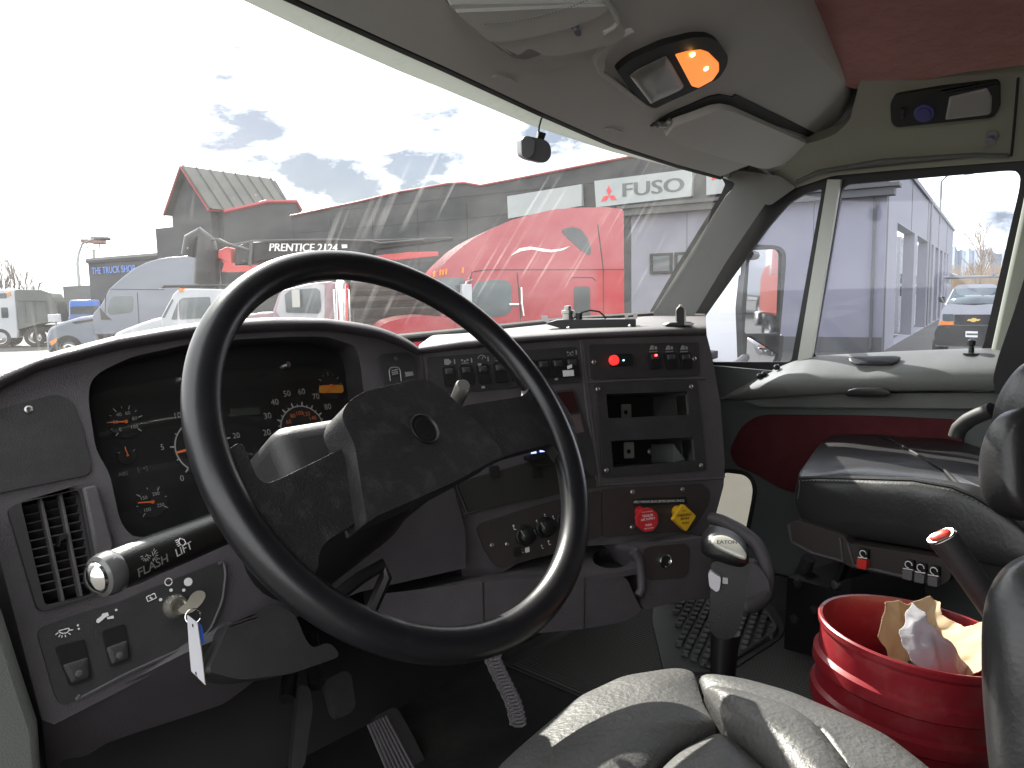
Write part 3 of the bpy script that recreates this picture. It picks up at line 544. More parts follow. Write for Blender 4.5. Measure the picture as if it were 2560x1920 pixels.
# white van at the right
dv = (V((at(2433, 716, 20).x, at(2433, 716, 20).y, 0))-V((CAM.x, CAM.y, 0))).normalized(); ang_ = .10
PN = Pl(V((at(2433, 716, 20).x, at(2433, 716, 20).y, 0)), -db)
vn = thing('cargo_van', PN.w(0, 0, -2), 'white cargo van with black bumper parked facing this way by the service bays', 'van')
def mirror_px(pts): 
    q = PN.poly(pts); return rnd(q + [(-u, v) for u, v in q[::-1]], .06)
uc = PN.uv(2433, 800)[0]; PN = Pl(PN.w(uc, 0), -db)
low = mirror_px(z('r3', (1885, 985), (1720, 975), (1685, 1010), (1672, 1060), (1660, 1120), (1640, 1170), (1640, 1250), (1885, 1250)))
low = [(u, max(v, .35)) for u, v in low]
mb = MB(); mb.prism(low, PN, -5, 0); obj('body', mb, m_whitep, vn, bevel=.05, seg=3)
up = mirror_px(z('r3', (1885, 850), (1780, 853), (1745, 880), (1700, 1000), (1885, 1000))); mb = MB()
for (k, h) in ((1, -.75),): mb.prism(up, PN, -5, -.9)
fl = PN.poly(z('r3', (1700, 985), (1745, 880))); 
sl_ = [PN.w(-abs(fl[0][0]), fl[0][1], -.02), PN.w(abs(fl[0][0]), fl[0][1], -.02), PN.w(abs(fl[1][0]), fl[1][1], -.88), PN.w(-abs(fl[1][0]), fl[1][1], -.88)]
mb.add([p-PN.n*.05 for p in sl_] + [PN.w(abs(fl[0][0]), fl[0][1]-.1, -.95), PN.w(-abs(fl[0][0]), fl[0][1]-.1, -.95)], [(0, 1, 2, 3), (1, 4, 2), (0, 3, 5)])
obj('cab', mb, m_whitep, vn, bevel=.03)
mb = MB(); c = sum(sl_, V((0, 0, 0)))/4; mb.add([c+(p-c)*.93+PN.n*.02+V((0, 0, .02)) for p in sl_], [(0, 1, 2, 3)]); obj('windshield', mb, m_windl, vn, solid=.01)
pane(vn, 'grille', PN, [tuple(x) for x in z('r3', (1765, 1045), (2005, 1045), (2005, 1110), (1765, 1110))], m_seam, -.02, .03, .02)
for s in (-1, 1):
    q = PN.poly(z('r3', (1690, 1042), (1760, 1042), (1760, 1085), (1690, 1085)), .02); q = [(u*s*-1 if s > 0 else u, v) for u, v in q]; mb = MB(); mb.prism(q, PN, -.02, .04); obj('headlight', mb, m_windl, vn)
    q = PN.poly(z('r3', (1670, 1088), (1760, 1090), (1760, 1112), (1672, 1110))); q = [(u*s*-1 if s > 0 else u, v) for u, v in q]; mb = MB(); mb.prism(q, PN, -.02, .05); obj('turn_signal', mb, m_amber, vn)
    q = PN.poly(z('r3', (1650, 935), (1690, 930), (1693, 975), (1652, 968)), .03); q = [(u*s*-1 if s > 0 else u, v) for u, v in q]; mb = MB(); mb.prism(q, PN, -.9, -.7); obj('mirror', mb, m_black, vn)
mb = MB(); q = PN.poly(z('r3', (1885, 1115), (1660, 1115), (1638, 1160), (1640, 1240), (1885, 1245))); mb.prism(rnd(q+[(-u, v) for u, v in q[::-1]], .05), PN, -.3, .14); obj('bumper', mb, m_black, vn, bevel=.03)
mb = MB(); q = PN.poly(z('r3', (1838, 1150), (1916, 1152), (1914, 1190), (1836, 1188)), .01); mb.prism(q, PN, .135, .16); pln = obj('license_plate', mb, m_white, vn)
mb = MB(); mb.box(PN.w(0, PN.uv(*z('r3', (1880, 1170))[0])[1], .161), (.26, .004, .05), (PN.u, PN.n, V((0, 0, 1)))); obj('plate_digits', mb, m_signgrey, pln)
mb = MB(); e = PN.uv(*z('r3', (1888, 1080))[0]); mb.prism([(e[0]-.15+.03, e[1]+.025), (e[0]-.05, e[1]+.025), (e[0]-.04, e[1]+.05), (e[0]+.06, e[1]+.05), (e[0]+.05, e[1]+.025), (e[0]+.16, e[1]+.025), (e[0]+.12, e[1]-.025), (e[0]+.05, e[1]-.025), (e[0]+.04, e[1]-.05), (e[0]-.06, e[1]-.05), (e[0]-.05, e[1]-.025), (e[0]-.15, e[1]-.025)], PN, .03, .06); obj('emblem', mb, mat('gold_emblem', (.8, .55, .15), .3, metal=.6), vn)
mb = MB()
for h in (-1.4, -2.6, -3.8): mb.tube([PN.w(-.8, 2.25, h), PN.w(-.8, 2.42, h), PN.w(.8, 2.42, h), PN.w(.8, 2.25, h)], .03, 6)
mb.tube([PN.w(-.6, 2.5, -1), PN.w(-.6, 2.5, -4.4)], .04, 6); mb.tube([PN.w(.4, 2.5, -1), PN.w(.4, 2.5, -4.4)], .04, 6); obj('roof_rack', mb, m_pole, vn)
for s in (-1, 1): 
    wp = Pl(PN.w(s*.95, 0, -.9), PN.u*s); wheel(vn, wp, 0, .36, .22); wheel(vn, Pl(PN.w(s*.95, 0, -4.0), PN.u*s), 0, .36, .22)
# white truck whose wheel shows under the wing mirror
PF = side(1800, 14.5, 62)
ft = thing('parked_truck', PF.w(0, 0, -1), 'white parked truck with round wheel holes, glimpsed below the wing mirror', 'truck')
c = PF.uv(1797, 925); wheel(ft, PF, c[0], max(c[1], .4), .3, mt=m_whitep)
mb = MB(); 
for k in range(6): a = k*math.pi/3; mb.lathe([(.045, 0), (.045, .02)], PF.w(c[0]+.17*math.cos(a), max(c[1], .4)+.17*math.sin(a), -.02), PF.n, 10)
obj('hand_hole', mb, m_seam, ft)
q = [(c[0]+.5, .5), (c[0]+.42, .9), (c[0]+.1, 1.08), (c[0]-.3, 1.1), (c[0]-.3, 1.25), (c[0]+.45, 1.05), (c[0]+.6, .45)]
mb = MB(); mb.prism(q, PF, -.6, -.05); obj('fender', mb, m_whitep, ft, bevel=.05)
# street lamps at the left
def lamp(px, ytop, d, head, label, hd):
    b = at(px, 735, d); b.z = 0; t = thing('street_lamp', b, label, 'street lamp', 'street lamps by the road'); tp = at(px-4, ytop, d); mb = MB()
    if hd == 'arm':
        mb.tube([V((b.x, b.y, 0)), V((b.x, b.y, tp.z-1)), tp+V((0, 0, -.3)), tp+RT*.3+V((0, 0, .35)), tp+RT*1.3+V((0, 0, .7))], [.14, .1, .08, .07, .06], 8); obj('pole', mb, m_pole, t)
        mb = MB(); mb.box(tp+RT*1.7+V((0, 0, .68)), (1.0, .4, .2), (RT, FW, UP)); obj('lamp_head', mb, m_bgrey, t, bevel=.06)
    else:
        mb.tube([V((b.x, b.y, 0)), tp], .1, 8); obj('pole', mb, m_pole, t)
        mb = MB(); mb.box(tp+V((0, 0, .7))-RT*.35, (1.0, .5, .25), (RT, FW, UP)); mb.box(tp+V((0, 0, .75))+RT*.45, (1.0, .5, .55), (RT, FW, UP)); obj('lamp_head', mb, mat('rusty_lamp', (.20, .11, .09), .5), t, bevel=.05); mb = MB(); mb.tube([tp-RT*.5+V((0, 0, .6)), tp-RT*.45, tp+RT*.45, tp+RT*.5+V((0, 0, .6))], .06, 6); obj('bracket', mb, m_pole, t)
lamp(200, 622, 52, 1, 'tall grey street lamp with curved single arm', 'arm'); lamp(238, 625, 60, 1, 'street lamp with twin box heads on a forked bracket', 'twin')
# bare trees
def bare(name, base, h, n, label, cat, group, mt, spread=.35, seed=0, r0=None, lean=0):
    random.seed(seed); mb = MB(); tr = MB()
    def br(p, d, l, r, lv):
        q = p+d*l*.5+V((random.uniform(-1, 1), random.uniform(-1, 1), 0))*l*.05; e = p+d*l
        (tr if lv == 0 else mb).tube([p, q, e], [r, r*.8, r*.55], 5 if lv < 2 else 3, cap=False)
        if lv >= 3: return
        for i in range(n if lv else n+3):
            t = random.uniform(.3, 1); a = random.uniform(0, 6.28); nd = (d + V((math.cos(a), math.sin(a), random.uniform(-.1, .5)))*random.uniform(.5, 1)*spread*1.6).normalized()
            br(p+d*l*t, nd, l*random.uniform(.4, .62), r*.5, lv+1)
    br(base, V((lean, 0, 1)).normalized(), h*.6, r0 or h*.014, 0)
    t = thing(name, base, label, cat, group); obj('trunk', tr, m_bark, t); obj('crown', mb, mt, t); return t
for i, (px, d, h, k) in enumerate(((8, 110, 9.0, 'nearest the frame edge, tall and upright'), (38, 115, 10, 'tallest of the row left of the dump truck roof'), (62, 112, 8, 'of middle height in the row'), (90, 118, 7.0, 'lowest, at the right end of the row'))):
    b = at(px, 735, d); b.z = 0; bare('bare_tree', b, h, 6, 'leafless tree '+k, 'tree', 'bare trees behind the dump truck', m_bark, .22, seed=i)
b = at(2452, 720, 75); b.z = 0; bare('bare_tree', b, 8.2, 6, 'leafless tree standing in dry brush behind the van', 'tree', None, m_brush, .36, seed=11)
random.seed(9)
mb = MB()
for i in range(900):
    px = random.uniform(2366, 2760); d = random.uniform(80, 130); b = at(px, 735, d); b.z = 0; h = random.uniform(2.0, 5.2)
    for k in range(3): mb.tube([b, b+V((random.uniform(-.8, .8), random.uniform(-.8, .8), h))], [.07, .02], 3, cap=False)
o = obj('brush', mb, m_brush); tag(o, 'dry tan brush thicket at the foot of the hill', 'brush', kind='stuff')
# what the wing mirror shows: trucks and a pale shop with a red band, far behind this truck
PQ = Pl(V((17.6, -58, 0)), V((0, 1, 0)))
rb = thing('sales_building', PQ.w(0, 0, -2), 'pale sales building with red lettered band, seen only in the wing mirror', 'building')
mb = MB(); mb.prism([(-14, 0), (-14, 6.2), (14, 6.2), (14, 0)], PQ, -6, 0); obj('wall', mb, m_bwhite, rb)
mb = MB(); mb.prism([(-14, 4.65), (-14, 5.35), (14, 5.35), (14, 4.65)], PQ, .01, .25); bd = obj('sign_band', mb, m_signred, rb)
mb = MB(); text(mb, 'ROBERTS MOTOR', PQ, (-1.6, 5.0), .62, 0, .26, bold=.03); obj('lettering', mb, m_white, bd)
def rear_truck(x, y, name, m, label):
    PZ = Pl(V((x, y, 0)), V((-1, .02, 0))); t = thing(name, PZ.w(0, 0, -1), label, 'truck')
    mb = MB(); mb.prism([(-4, .9), (-4, 3.5), (-1.2, 3.6), (-.3, 2.6), (1.6, 2.2), (1.9, 1.9), (1.9, .9)], PZ, -2.3, 0); obj('cab', mb, m, t, bevel=.1, seg=3)
    mb = MB(); mb.prism([(-1.7, 2.4), (-1.7, 3.2), (-1.1, 3.2), (-.55, 2.4)], PZ, .0, .015); obj('window', mb, m_wind, t)
    mb = MB(); mb.add([PZ.w(-1.1, 3.4, -.25), PZ.w(-1.1, 3.4, -2.05), PZ.w(-.28, 2.72, -2.05), PZ.w(-.28, 2.72, -.25)], [(0, 1, 2, 3)]); obj('windshield', mb, m_wind, t, solid=.02)
    mb = MB(); mb.box(PZ.w(1.95, 1.5, -1.15), (.1, 1.4, 1.0), (PZ.u, PZ.n, V((0, 0, 1)))); obj('grille', mb, m_chrome, t, bevel=.03)
    mb = MB(); mb.box(PZ.w(2.0, .75, -1.15), (.25, 2.4, .4), (PZ.u, PZ.n, V((0, 0, 1)))); obj('bumper', mb, m_chrome, t, bevel=.04)
    for h in (-.2, -2.1): mb = MB(); mb.box(PZ.w(1.93, 1.2, h), (.1, .28, .22), (PZ.u, PZ.n, V((0, 0, 1)))); obj('headlight', mb, m_signw, t, bevel=.03)
    mb = MB(); mb.box(PZ.w(-.6, 2.4, .35), (.12, .25, .8), (PZ.u, PZ.n, V((0, 0, 1)))); mb.tube([PZ.w(-.7, 2.75, 0), PZ.w(-.6, 2.75, .35)], .03, 6); mb.tube([PZ.w(-.7, 2.1, 0), PZ.w(-.6, 2.1, .35)], .03, 6); obj('mirror', mb, m_chrome, t)
    for u in (1.0, -3.4): wheel(t, PZ, u, .5); wheel(t, PZ, u, .5, h=-2.0)
rear_truck(6.72, -17, 'red_truck', mat('orange_red_paint', (.55, .06, .02), .3, coat=.5), 'orange red truck standing behind, seen only in the wing mirror')
rear_truck(9.6, -33, 'white_truck', m_whitep, 'white truck parked farther back, seen only in the wing mirror')
# ================================================================== CAB SHELL
P1 = Pl(rel(.5, .96, -.2), (0, -.95, .31))
_e = P1.hit(1049, 872)
P2 = Pl(_e, (-math.sin(R_(25)), -math.cos(R_(25)), .2))
P3 = P2.off(.075)
PL = Pl(rel(.806, .835, .31), (-.002, -.54, -.84), (0, .84, -.54))
PRL = Pl(rel(1.88, .5, .27), (-.787, 0, -.616), (0, 0, 1))
PDR = Pl(rel(1.9, .6, -.2), (-1, 0, 0))
def resamp(p, n):
    p = [V(q) for q in p]; ds = [0]
    for a, b in zip(p, p[1:]): ds.append(ds[-1]+(b-a).length)
    out = []
    for i in range(n):
        t = ds[-1]*i/(n-1); k = 0
        while k < len(p)-2 and ds[k+1] < t: k += 1
        f = (t-ds[k])/max(1e-9, ds[k+1]-ds[k]); out.append(p[k].lerp(p[k+1], f))
    return out
def pp(name, px, pl, h0, h1, m, parent, r=0, bevel=0, holes=(), seg=2):
    mb = MB(); mb.prism(pl.poly(px, r) if px and not isinstance(px[0], V) else px, pl, h0, h1, holes=holes); return obj(name, mb, m, parent, bevel=bevel, seg=seg)
FZ = -.74
mb = MB(); mb.box(rel(.95, .3, FZ-.03), (2.0, 3.6, .06)); struct('cab_floor', mb, mat('floor_rubber', (.014, .014, .0145), .6, bump=.4, bs=300, dirt=(.08, .075, .065), dirt_s=6, dirt_amt=.5))
shell = thing('cab_shell', rel(1, -.8, -.3), 'dark cab walls and firewall closing in the driving compartment', 'cab')
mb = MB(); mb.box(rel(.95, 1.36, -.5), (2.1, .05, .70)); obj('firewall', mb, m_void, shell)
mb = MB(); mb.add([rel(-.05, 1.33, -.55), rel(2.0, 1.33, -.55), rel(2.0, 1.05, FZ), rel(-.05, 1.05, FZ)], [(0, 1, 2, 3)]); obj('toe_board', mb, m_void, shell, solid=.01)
mb = MB(); mb.box(rel(.9, -1.6, .2), (2.2, .05, 2.0)); obj('back_wall', mb, m_liner_d, shell)
mb = MB(); mb.box(rel(1.99, -.64, .2), (.05, 1.86, 2.0)); obj('side_wall', mb, m_liner_d, shell)
mb = MB(); mb.box(rel(-.12, -1.0, .2), (.05, 1.1, 2.0)); obj('side_wall', mb, m_liner_d, shell)
mb = MB(); mb.box(rel(.93, -.6, 1.0), (2.2, 2.0, .05)); obj('roof_panel', mb, m_liner_d, shell)
mb = MB(); mb.box(rel(-.10, 1.30, -.5), (.06, .9, 1.0)); obj('kick_panel', mb, m_dash2, shell)
hdr = [rel(-.4, .45, .37), rel(-.05, .62, .37)] + [PL.hit(*q, h=-.03) for q in ((600, -70), (1000, 116), (1346, 277), (1692, 411), (1801, 441))] + [rel(2.02, .92, .28)]
hdr = resamp(hdr, 24); mb = MB(); mb.grid([hdr, [V((p.x, p.y-.35, CAM.z+.75)) for p in hdr], [V((p.x, p.y-.8, CAM.z+1.0)) for p in hdr]]); obj('roof_cap_sun_block', mb, m_liner_d, shell)  # unseen roof front, added to stop sun leaking in over the header
mb = MB(); mb.add([rel(1.925, .95, .30), rel(1.925, -.2, .30), rel(1.90, -.2, 1.1), rel(1.90, .95, 1.1)], [(0, 1, 2, 3)]); obj('roof_side_sun_block', mb, m_liner_d, shell, solid=.02)  # unseen upper side, added to block sun between rail and shell
# left door jamb
PJ = Pl(at(60, 1700, .76), (.10, -1, .12))
jb = thing('door_jamb', PJ.hit(60, 1800), 'grey green door opening trim beside the driver end of the dash', 'door jamb')
pp('trim', [(-160, 1200), (-60, 1300), (-25, 1430), (16, 1530), (51, 1640), (104, 1800), (124, 2100), (-160, 2100)], PJ, -.12, 0, m_door, jb, bevel=.015, seg=3)
# roof liner
rl = thing('roof_liner', rel(1.0, .7, .35), 'grey moulded overhead console and headliner above the windscreen', 'headliner')
gap = [(560, -85), (700, -22), (1000, 116), (1122, 171), (1346, 277), (1529, 358), (1692, 411), (1801, 441)]
lin = gap + [(1880, 408), (2000, 345), (2040, 310), (2060, 270), (2062, 235), (2045, 190), (2020, 140), (1965, 19), (1890, -140), (1720, -330), (500, -330)]
lu = PL.poly(lin[8:14], 0); base = [PL.uv(*q) for q in lin]
eg = resamp([PL.hit(*q) for q in [(1880, 410), (1970, 385), (2046, 356), (2089, 342), (2128, 303), (2153, 249), (2155, 206), (2128, 155), (2065, 19), (1990, -140), (1900, -300)]], 60)
cen_ = PL.hit(1700, 200); ins = [p + (cen_-p).normalized()*.075*min(1, i/8) for i, p in enumerate(eg)]
outl = base[:8] + [((p-PL.o).dot(PL.u), (p-PL.o).dot(PL.v)) for p in ins] + base[-1:]
o = pp('console', [V((*q, 0)) for q in outl], PL, -.08, 0, m_liner, rl)
# the console's free right edge rolls upward into the ceiling
mb = MB(); rows = []
for k in range(9):
    a = k/8*math.pi/2; rows.append([p + (q-p)*(1-math.sin(a)) - PL.n*((q-p).length*(1-math.cos(a))) for p, q in zip(eg, ins)])
rows.append([p-PL.n*.16 for p in rows[-1]]); mb.grid(rows); obj('console_edge', mb, m_liner, rl)
# raised seam and shallow relief of the console
pp('console_rib', z('r5', (1180, 370), (1185, 340), (1260, 240), (1420, 165), (1425, 172), (1290, 260), (1250, 330), (1240, 420), (1500, 615), (1560, 640), (1720, 560), (1730, 572), (1560, 660), (1470, 630), (1215, 440)), PL, -.005, .010, m_liner, rl, bevel=.004)
for q in ([(560, 465), (590, 455), (690, 480), (722, 505), (700, 522), (620, 515)], [(1255, 790), (1300, 785), (1370, 805), (1350, 822), (1300, 815)]):
    pp('clip_cover', z('r5', *q), PL, -.002, .004, m_liner, rl, r=.004)
# rail over the passenger door and the fabric ceiling
pp('door_rail', [(1830, 489), (1880, 395), (2046, 352), (2089, 336), (2125, 300), (2150, 200), (2200, 190), (2350, 160), (2560, 135), (2800, 100), (2800, 385), (2560, 402), (2240, 425), (2080, 440), (1990, 470), (1930, 505), (1904, 526)], PRL, -.05, 0, mat('olive_grey_trim', (.30, .30, .235), .65, bump=.3, bs=500, var=.07), rl, r=.01, bevel=.006)
pp('rail_ridge', z('r4', (890, 1090), (1300, 1020), (1900, 980), (2120, 985), (2130, 1003), (1900, 1003), (1300, 1048), (900, 1112), (760, 1170), (740, 1160)), PRL, -.01, .01, m_door, rl, bevel=.004)
mb = MB(); mb.tube([PRL.hit(*q, h=.002) for q in z('r4', (2130, 1003), (2150, 800), (2175, 500))], .0025, 6); obj('panel_gap', mb, m_seam, rl)
PCE = Pl(PRL.hit(2200, 206, h=-.005), (-.28, .12, -.95), (0, 1, 0))
mbx = MB(); ed = [(1500, -420), (1800, -100), (1960, 10), (2060, 155), (2120, 220), (2195, 226), (2260, 212), (2400, 182), (2560, 162), (3000, 100), (3000, -420)]
q = PCE.poly(ed, .015); mbx.prism(q, PCE, -.03, 0); obj('fabric_ceiling', mbx, m_ceil, rl, bevel=.01, seg=3)
# window band and seal along the header
n_ = 60
up_ = resamp([PL.hit(*q, h=-.012) for q in gap], n_)
lowpx = [(430, -85), (602, -2), (800, 92), (1000, 179), (1122, 228), (1325, 313), (1529, 380), (1692, 420), (1790, 442)]
lo_ = resamp([at(*q, (PL.hit(*q)-CAM).dot(FW)*1.03) for q in lowpx], n_)
ws = thing('windshield', rel(.9, 1.2, .1), 'dusty streaked windscreen with a stained pale band along its top', 'windscreen')
m_band = mat('stained_band', (.42, .46, .42), .6, var=.2, vs=20, dirt=(.30, .28, .15), dirt_s=14, dirt_amt=.8)
_t = m_band.node_tree; _tl = _t.nodes.new('ShaderNodeBsdfTranslucent'); _tl.inputs[0].default_value = (.42, .46, .42, 1); _mx = _t.nodes.new('ShaderNodeMixShader'); _mx.inputs[0].default_value = .14
_t.links.new(_t.nodes['Principled BSDF'].outputs[0], _mx.inputs[1]); _t.links.new(_tl.outputs[0], _mx.inputs[2]); _t.links.new(_mx.outputs[0], _t.nodes['Material Output'].inputs[0])
mb = MB(); mb.grid([up_, [a.lerp(b, .5)+PL.n*.004 for a, b in zip(up_, lo_)], lo_]); obj('top_band', mb, m_band, ws)
mb = MB(); mb.tube(up_, .008, 8); obj('header_seal', mb, m_rubber, ws)
top = [rel(-.35, .45, .34), rel(-.05, .62, .345)] + [at(*q, (PL.hit(*q)-CAM).dot(FW)*1.035) for q in ((470, -66), (800, 92), (1122, 226), (1529, 379), (1801, 444))]
bot = [rel(-.5, 1.15, -.14), rel(-.15, 1.45, -.15), rel(.25, 1.58, -.14), rel(.8, 1.56, -.12), at(1160, 836, 1.92), at(1420, 808, 2.0), at(1705, 790, 2.11)]
top, bot = resamp(top, 40), resamp(bot, 40)
mb = MB(); mb.grid([top, [a.lerp(b, .33) for a, b in zip(top, bot)], [a.lerp(b, .66) for a, b in zip(top, bot)], bot])
obj('glass', mb, glassy('dusty_windscreen', (.97, .99, .98), .012, .02, dust=.019, streaks=True), ws)
mb = MB(); mb.tube([p+V((0, 0, .005)) for p in bot], .012, 8); obj('base_seal', mb, m_rubber, ws)
# right windscreen pillar
PPI = Pl(at(1770, 620, 1.98), -V((ray(1770, 620).x, ray(1770, 620).y, .0)))
_ax = (at(1850, 450, 1.90)-at(1690, 785, 2.05)).normalized(); _rr = ray(1770, 620).normalized(); PPI = Pl(at(1690, 785, 2.05), -(_rr-_ax*_rr.dot(_ax)))
if PPI.n.dot(ray(1770, 620)) > 0: PPI = Pl(PPI.o, -PPI.n)
m_pil = mat('pillar_grey', (.20, .204, .192), .6, bump=.2, bs=500, var=.06)
pil = thing('windshield_pillar', PPI.hit(1680, 790), 'grey padded windscreen pillar on the passenger side', 'pillar')
pp('padding', [(1620, 800), (1632, 783), (1692, 684), (1814, 490), (1830, 474), (1915, 508), (1904, 524), (1817, 652), (1726, 805)], PPI, -.03, 0, m_pil, pil, r=.006, bevel=.013, seg=4)
pp('pillar_cap', [(1801, 441), (1846, 425), (1950, 440), (1990, 468), (1928, 512), (1917, 512), (1828, 476), (1838, 458)], PPI, -.03, .002, m_pil, pil, r=.006, bevel=.006)
pp('edge_seal', [(1610, 800), (1622, 783), (1684, 676), (1800, 490), (1812, 462), (1800, 441), (1846, 452), (1828, 493), (1692, 690), (1632, 800)], PPI, -.05, -.02, m_rubber, pil, r=.004)
# ================================================================== PASSENGER DOOR
dr = thing('passenger_door', rel(1.9, .6, -.7), 'grey passenger door with maroon cloth insert and a low lookdown window', 'door')
ventw = [(2056, 470), (2011, 485), (1972, 508), (1918, 570), (1836, 683), (1745, 811), (1760, 905), (1978, 905)]
mainw = [(2106, 462), (2516, 426), (2540, 427), (2551, 442), (2548, 473), (2455, 880), (2033, 893)]
hv, hm = PDR.poly(ventw, .012), PDR.poly(mainw, .02)
pp('window_frame', [(1700, 830), (1726, 790), (1817, 640), (1900, 520), (1975, 455), (2080, 423), (2240, 412), (2560, 388), (2700, 378), (2700, 920), (1990, 935), (1720, 935)], PDR, -.010, 0, m_rubber, dr, r=.02, holes=[hv, hm])
mb = MB(); mb.prism(PDR.poly([(x, y) for x, y in ventw], .012), PDR, -.007, -.004); obj('vent_glass', mb, glassy('vent_glass', (.9, .92, .97), .03, dust=.012), dr)
mb = MB(); mb.prism(PDR.poly([(2100, 455), (2530, 418), (2560, 430), (2558, 480), (2462, 890), (2026, 900)], .02), PDR, -.007, -.004); obj('door_glass', mb, glassy('door_glass', (.9, .92, .97), .03, dust=.012), dr)
m_post = mat('pale_post', (.55, .57, .52), .5, var=.05)
pp('window_divider', [(2073, 450), (2106, 450), (2032, 900), (1998, 905)], PDR, .001, .012, m_post, dr)
pp('b_pillar_trim', [(2575, 430), (2720, 430), (2720, 920), (2474, 900), (2480, 870), (2552, 540)], PDR, -.04, .015, mat('pale_pillar', (.36, .38, .31), .6), dr, bevel=.01)
lw = PDR.poly([(1770, 1180), (1812, 1172), (1868, 1178), (1888, 1192), (1896, 1216), (1893, 1245), (1873, 1345), (1868, 1400), (1770, 1400)], .01)
pp('door_panel', [(1640, 900), (2800, 1000), (2800, 1700), (1640, 1500)], PDR, -.04, .02, m_door_d, dr, holes=[lw])
mb = MB(); mb.tube([PDR.w(*q, .02) for q in PDR.poly([(1812, 1172), (1868, 1178), (1888, 1192), (1896, 1216), (1893, 1245), (1873, 1345), (1868, 1400)], .02)], .006, 8); obj('lookdown_trim', mb, m_rubber, dr)
mb = MB(); mb.prism(lw, PDR, -.02, -.016); obj('lookdown_glass', mb, glassy('lookdown_glass', (.80, .79, .76), .02), dr)
pp('cloth_insert', z('r1', (350, 1090), (385, 1010), (430, 930), (520, 868), (600, 858), (1300, 866), (1780, 888), (1840, 920), (1840, 1500), (700, 1340), (500, 1225), (395, 1185)), PDR, .01, .03, m_maroon, dr, r=.03, bevel=.005)
pp('trim_band', z('r1', (470, 762), (760, 735), (1060, 715), (2200, 705), (2200, 808), (580, 800)), PDR, .0, .055, m_door, dr, r=.005, bevel=.004)
r0 = z('r1', (245, 755), (330, 705), (500, 615), (640, 556), (740, 518), (860, 488), (1090, 474), (1400, 458), (1700, 446), (2010, 436), (2200, 430))
r1 = z('r1', (250, 762), (400, 705), (530, 655), (660, 610), (800, 580), (950, 578), (1150, 592), (1400, 575), (1700, 552), (2010, 540), (2200, 534))
r2 = z('r1', (254, 767), (420, 735), (560, 705), (680, 685), (820, 665), (980, 655), (1150, 650), (1400, 640), (1700, 632), (2010, 630), (2200, 628))
r3 = z('r1', (258, 772), (430, 770), (570, 762), (700, 750), (830, 742), (980, 732), (1150, 723), (1400, 717), (1700, 714), (2010, 716), (2200, 716))
mb = MB(); rows = []
for r, h in ((r0, -.005), (r0, .008), (r1, .085), (r2, .105), (r3, .092), (r3, .085), (r3, .03)): rows.append(resamp([PDR.hit(*q, h=h*min(1, .25+i*.25)) for i, q in enumerate(r)], 50))
mb.grid(rows); obj('armrest', mb, m_door, dr, sub=2)
PA1 = PDR.off(.062); sl_ = z('r1', (1085, 512), (1110, 500), (1395, 496), (1425, 505), (1405, 535), (1370, 552), (1140, 553), (1095, 535))
mb = MB(); c = PDR.hit(*z('r1', (1255, 525))[0], h=.058); mb.pillow(Pl(c, (-.55, 0, .83)).poly(sl_, .006), Pl(c, (-.55, 0, .83)), .004, .0035, .003); obj('pull_slot', mb, m_black, dr)
c = PDR.hit(*z('r1', (1218, 718))[0], h=.102); pc_ = Pl(c, (-1, 0, -.06)); mb = MB(); mb.pillow(pc_.poly(z('r1', (1068, 735), (1085, 705), (1140, 690), (1300, 690), (1350, 705), (1366, 730), (1340, 745), (1220, 750), (1090, 747)), .006), pc_, .006, .004, .004); obj('door_handle', mb, m_black, dr)
c = PDR.hit(*z('r1', (1872, 478))[0], h=.03); mb = MB(); mb.lathe([(.016, 0), (.016, .003), (.006, .004), (.005, .018), (.008, .02), (.008, .03), (.003, .034)], c, (0, 0, 1), 14); obj('lock_knob', mb, m_black, dr)
for q in z('r1', (515, 625), (545, 612), (625, 568)): mb = MB(); mb.lathe([(.008, 0), (.007, .008), (.002, .012)], PDR.hit(*q, h=.03), (-.5, 0, .8), 10); obj('mirror_switch', mb, m_black, dr)
# seat belt
sb = thing('seat_belt', rel(1.8, .25, -.1), 'black seat belt webbing hanging by the passenger door pillar', 'seat belt')
PSB = Pl(rel(1.78, .3, 0), (-1, -.2, 0)); pp('webbing', [(2620, 560), (2565, 680), (2535, 780), (2497, 890), (2482, 945), (2488, 985), (2520, 990), (2640, 850)], PSB, -.02, 0, m_rubber, sb, r=.01, bevel=.003)
# ================================================================== WING MIRROR
mn = V((-.42, -.907, -.02)).normalized(); PM = Pl(at(1895, 760, 2.46), mn)
m_shell = mat('mirror_shell_white', (.80, .80, .80), .35, coat=.4, var=.03)
wm = thing('wing_mirror', PM.hit(1890, 900), 'white wing mirror with upper flat glass and lower convex glass', 'mirror')
pp('housing', z('r3', (432, 605), (470, 592), (645, 600), (688, 635), (692, 700), (640, 1330), (605, 1388), (450, 1402), (415, 1380), (405, 1000)), PM, -.022, -.012, m_seam, wm, r=.02)
pp('shell', z('r3', (432, 603), (470, 592), (645, 599), (686, 635), (692, 700), (640, 1330), (605, 1388), (450, 1402), (412, 1380), (400, 1000)), PM, -.23, -.022, m_shell, wm, r=.02, bevel=.04, seg=5)
pp('frame', z('r3', (436, 608), (640, 602), (680, 640), (684, 700), (632, 1330), (598, 1384), (440, 1398), (408, 1360), (395, 1000)), PM, -.03, 0, mat('mirror_frame_grey', (.022, .023, .022), .5), wm, r=.015, bevel=.005, holes=[PM.poly(z('r3', (450, 632), (630, 624), (656, 650), (636, 1165), (414, 1168)), .01), PM.poly(z('r3', (434, 1182), (670, 1178), (655, 1330), (618, 1384), (452, 1388), (424, 1350)), .012)])
m_mir = mat('mirror_glass', (.85, .86, .86), .015, metal=1, var=.02)
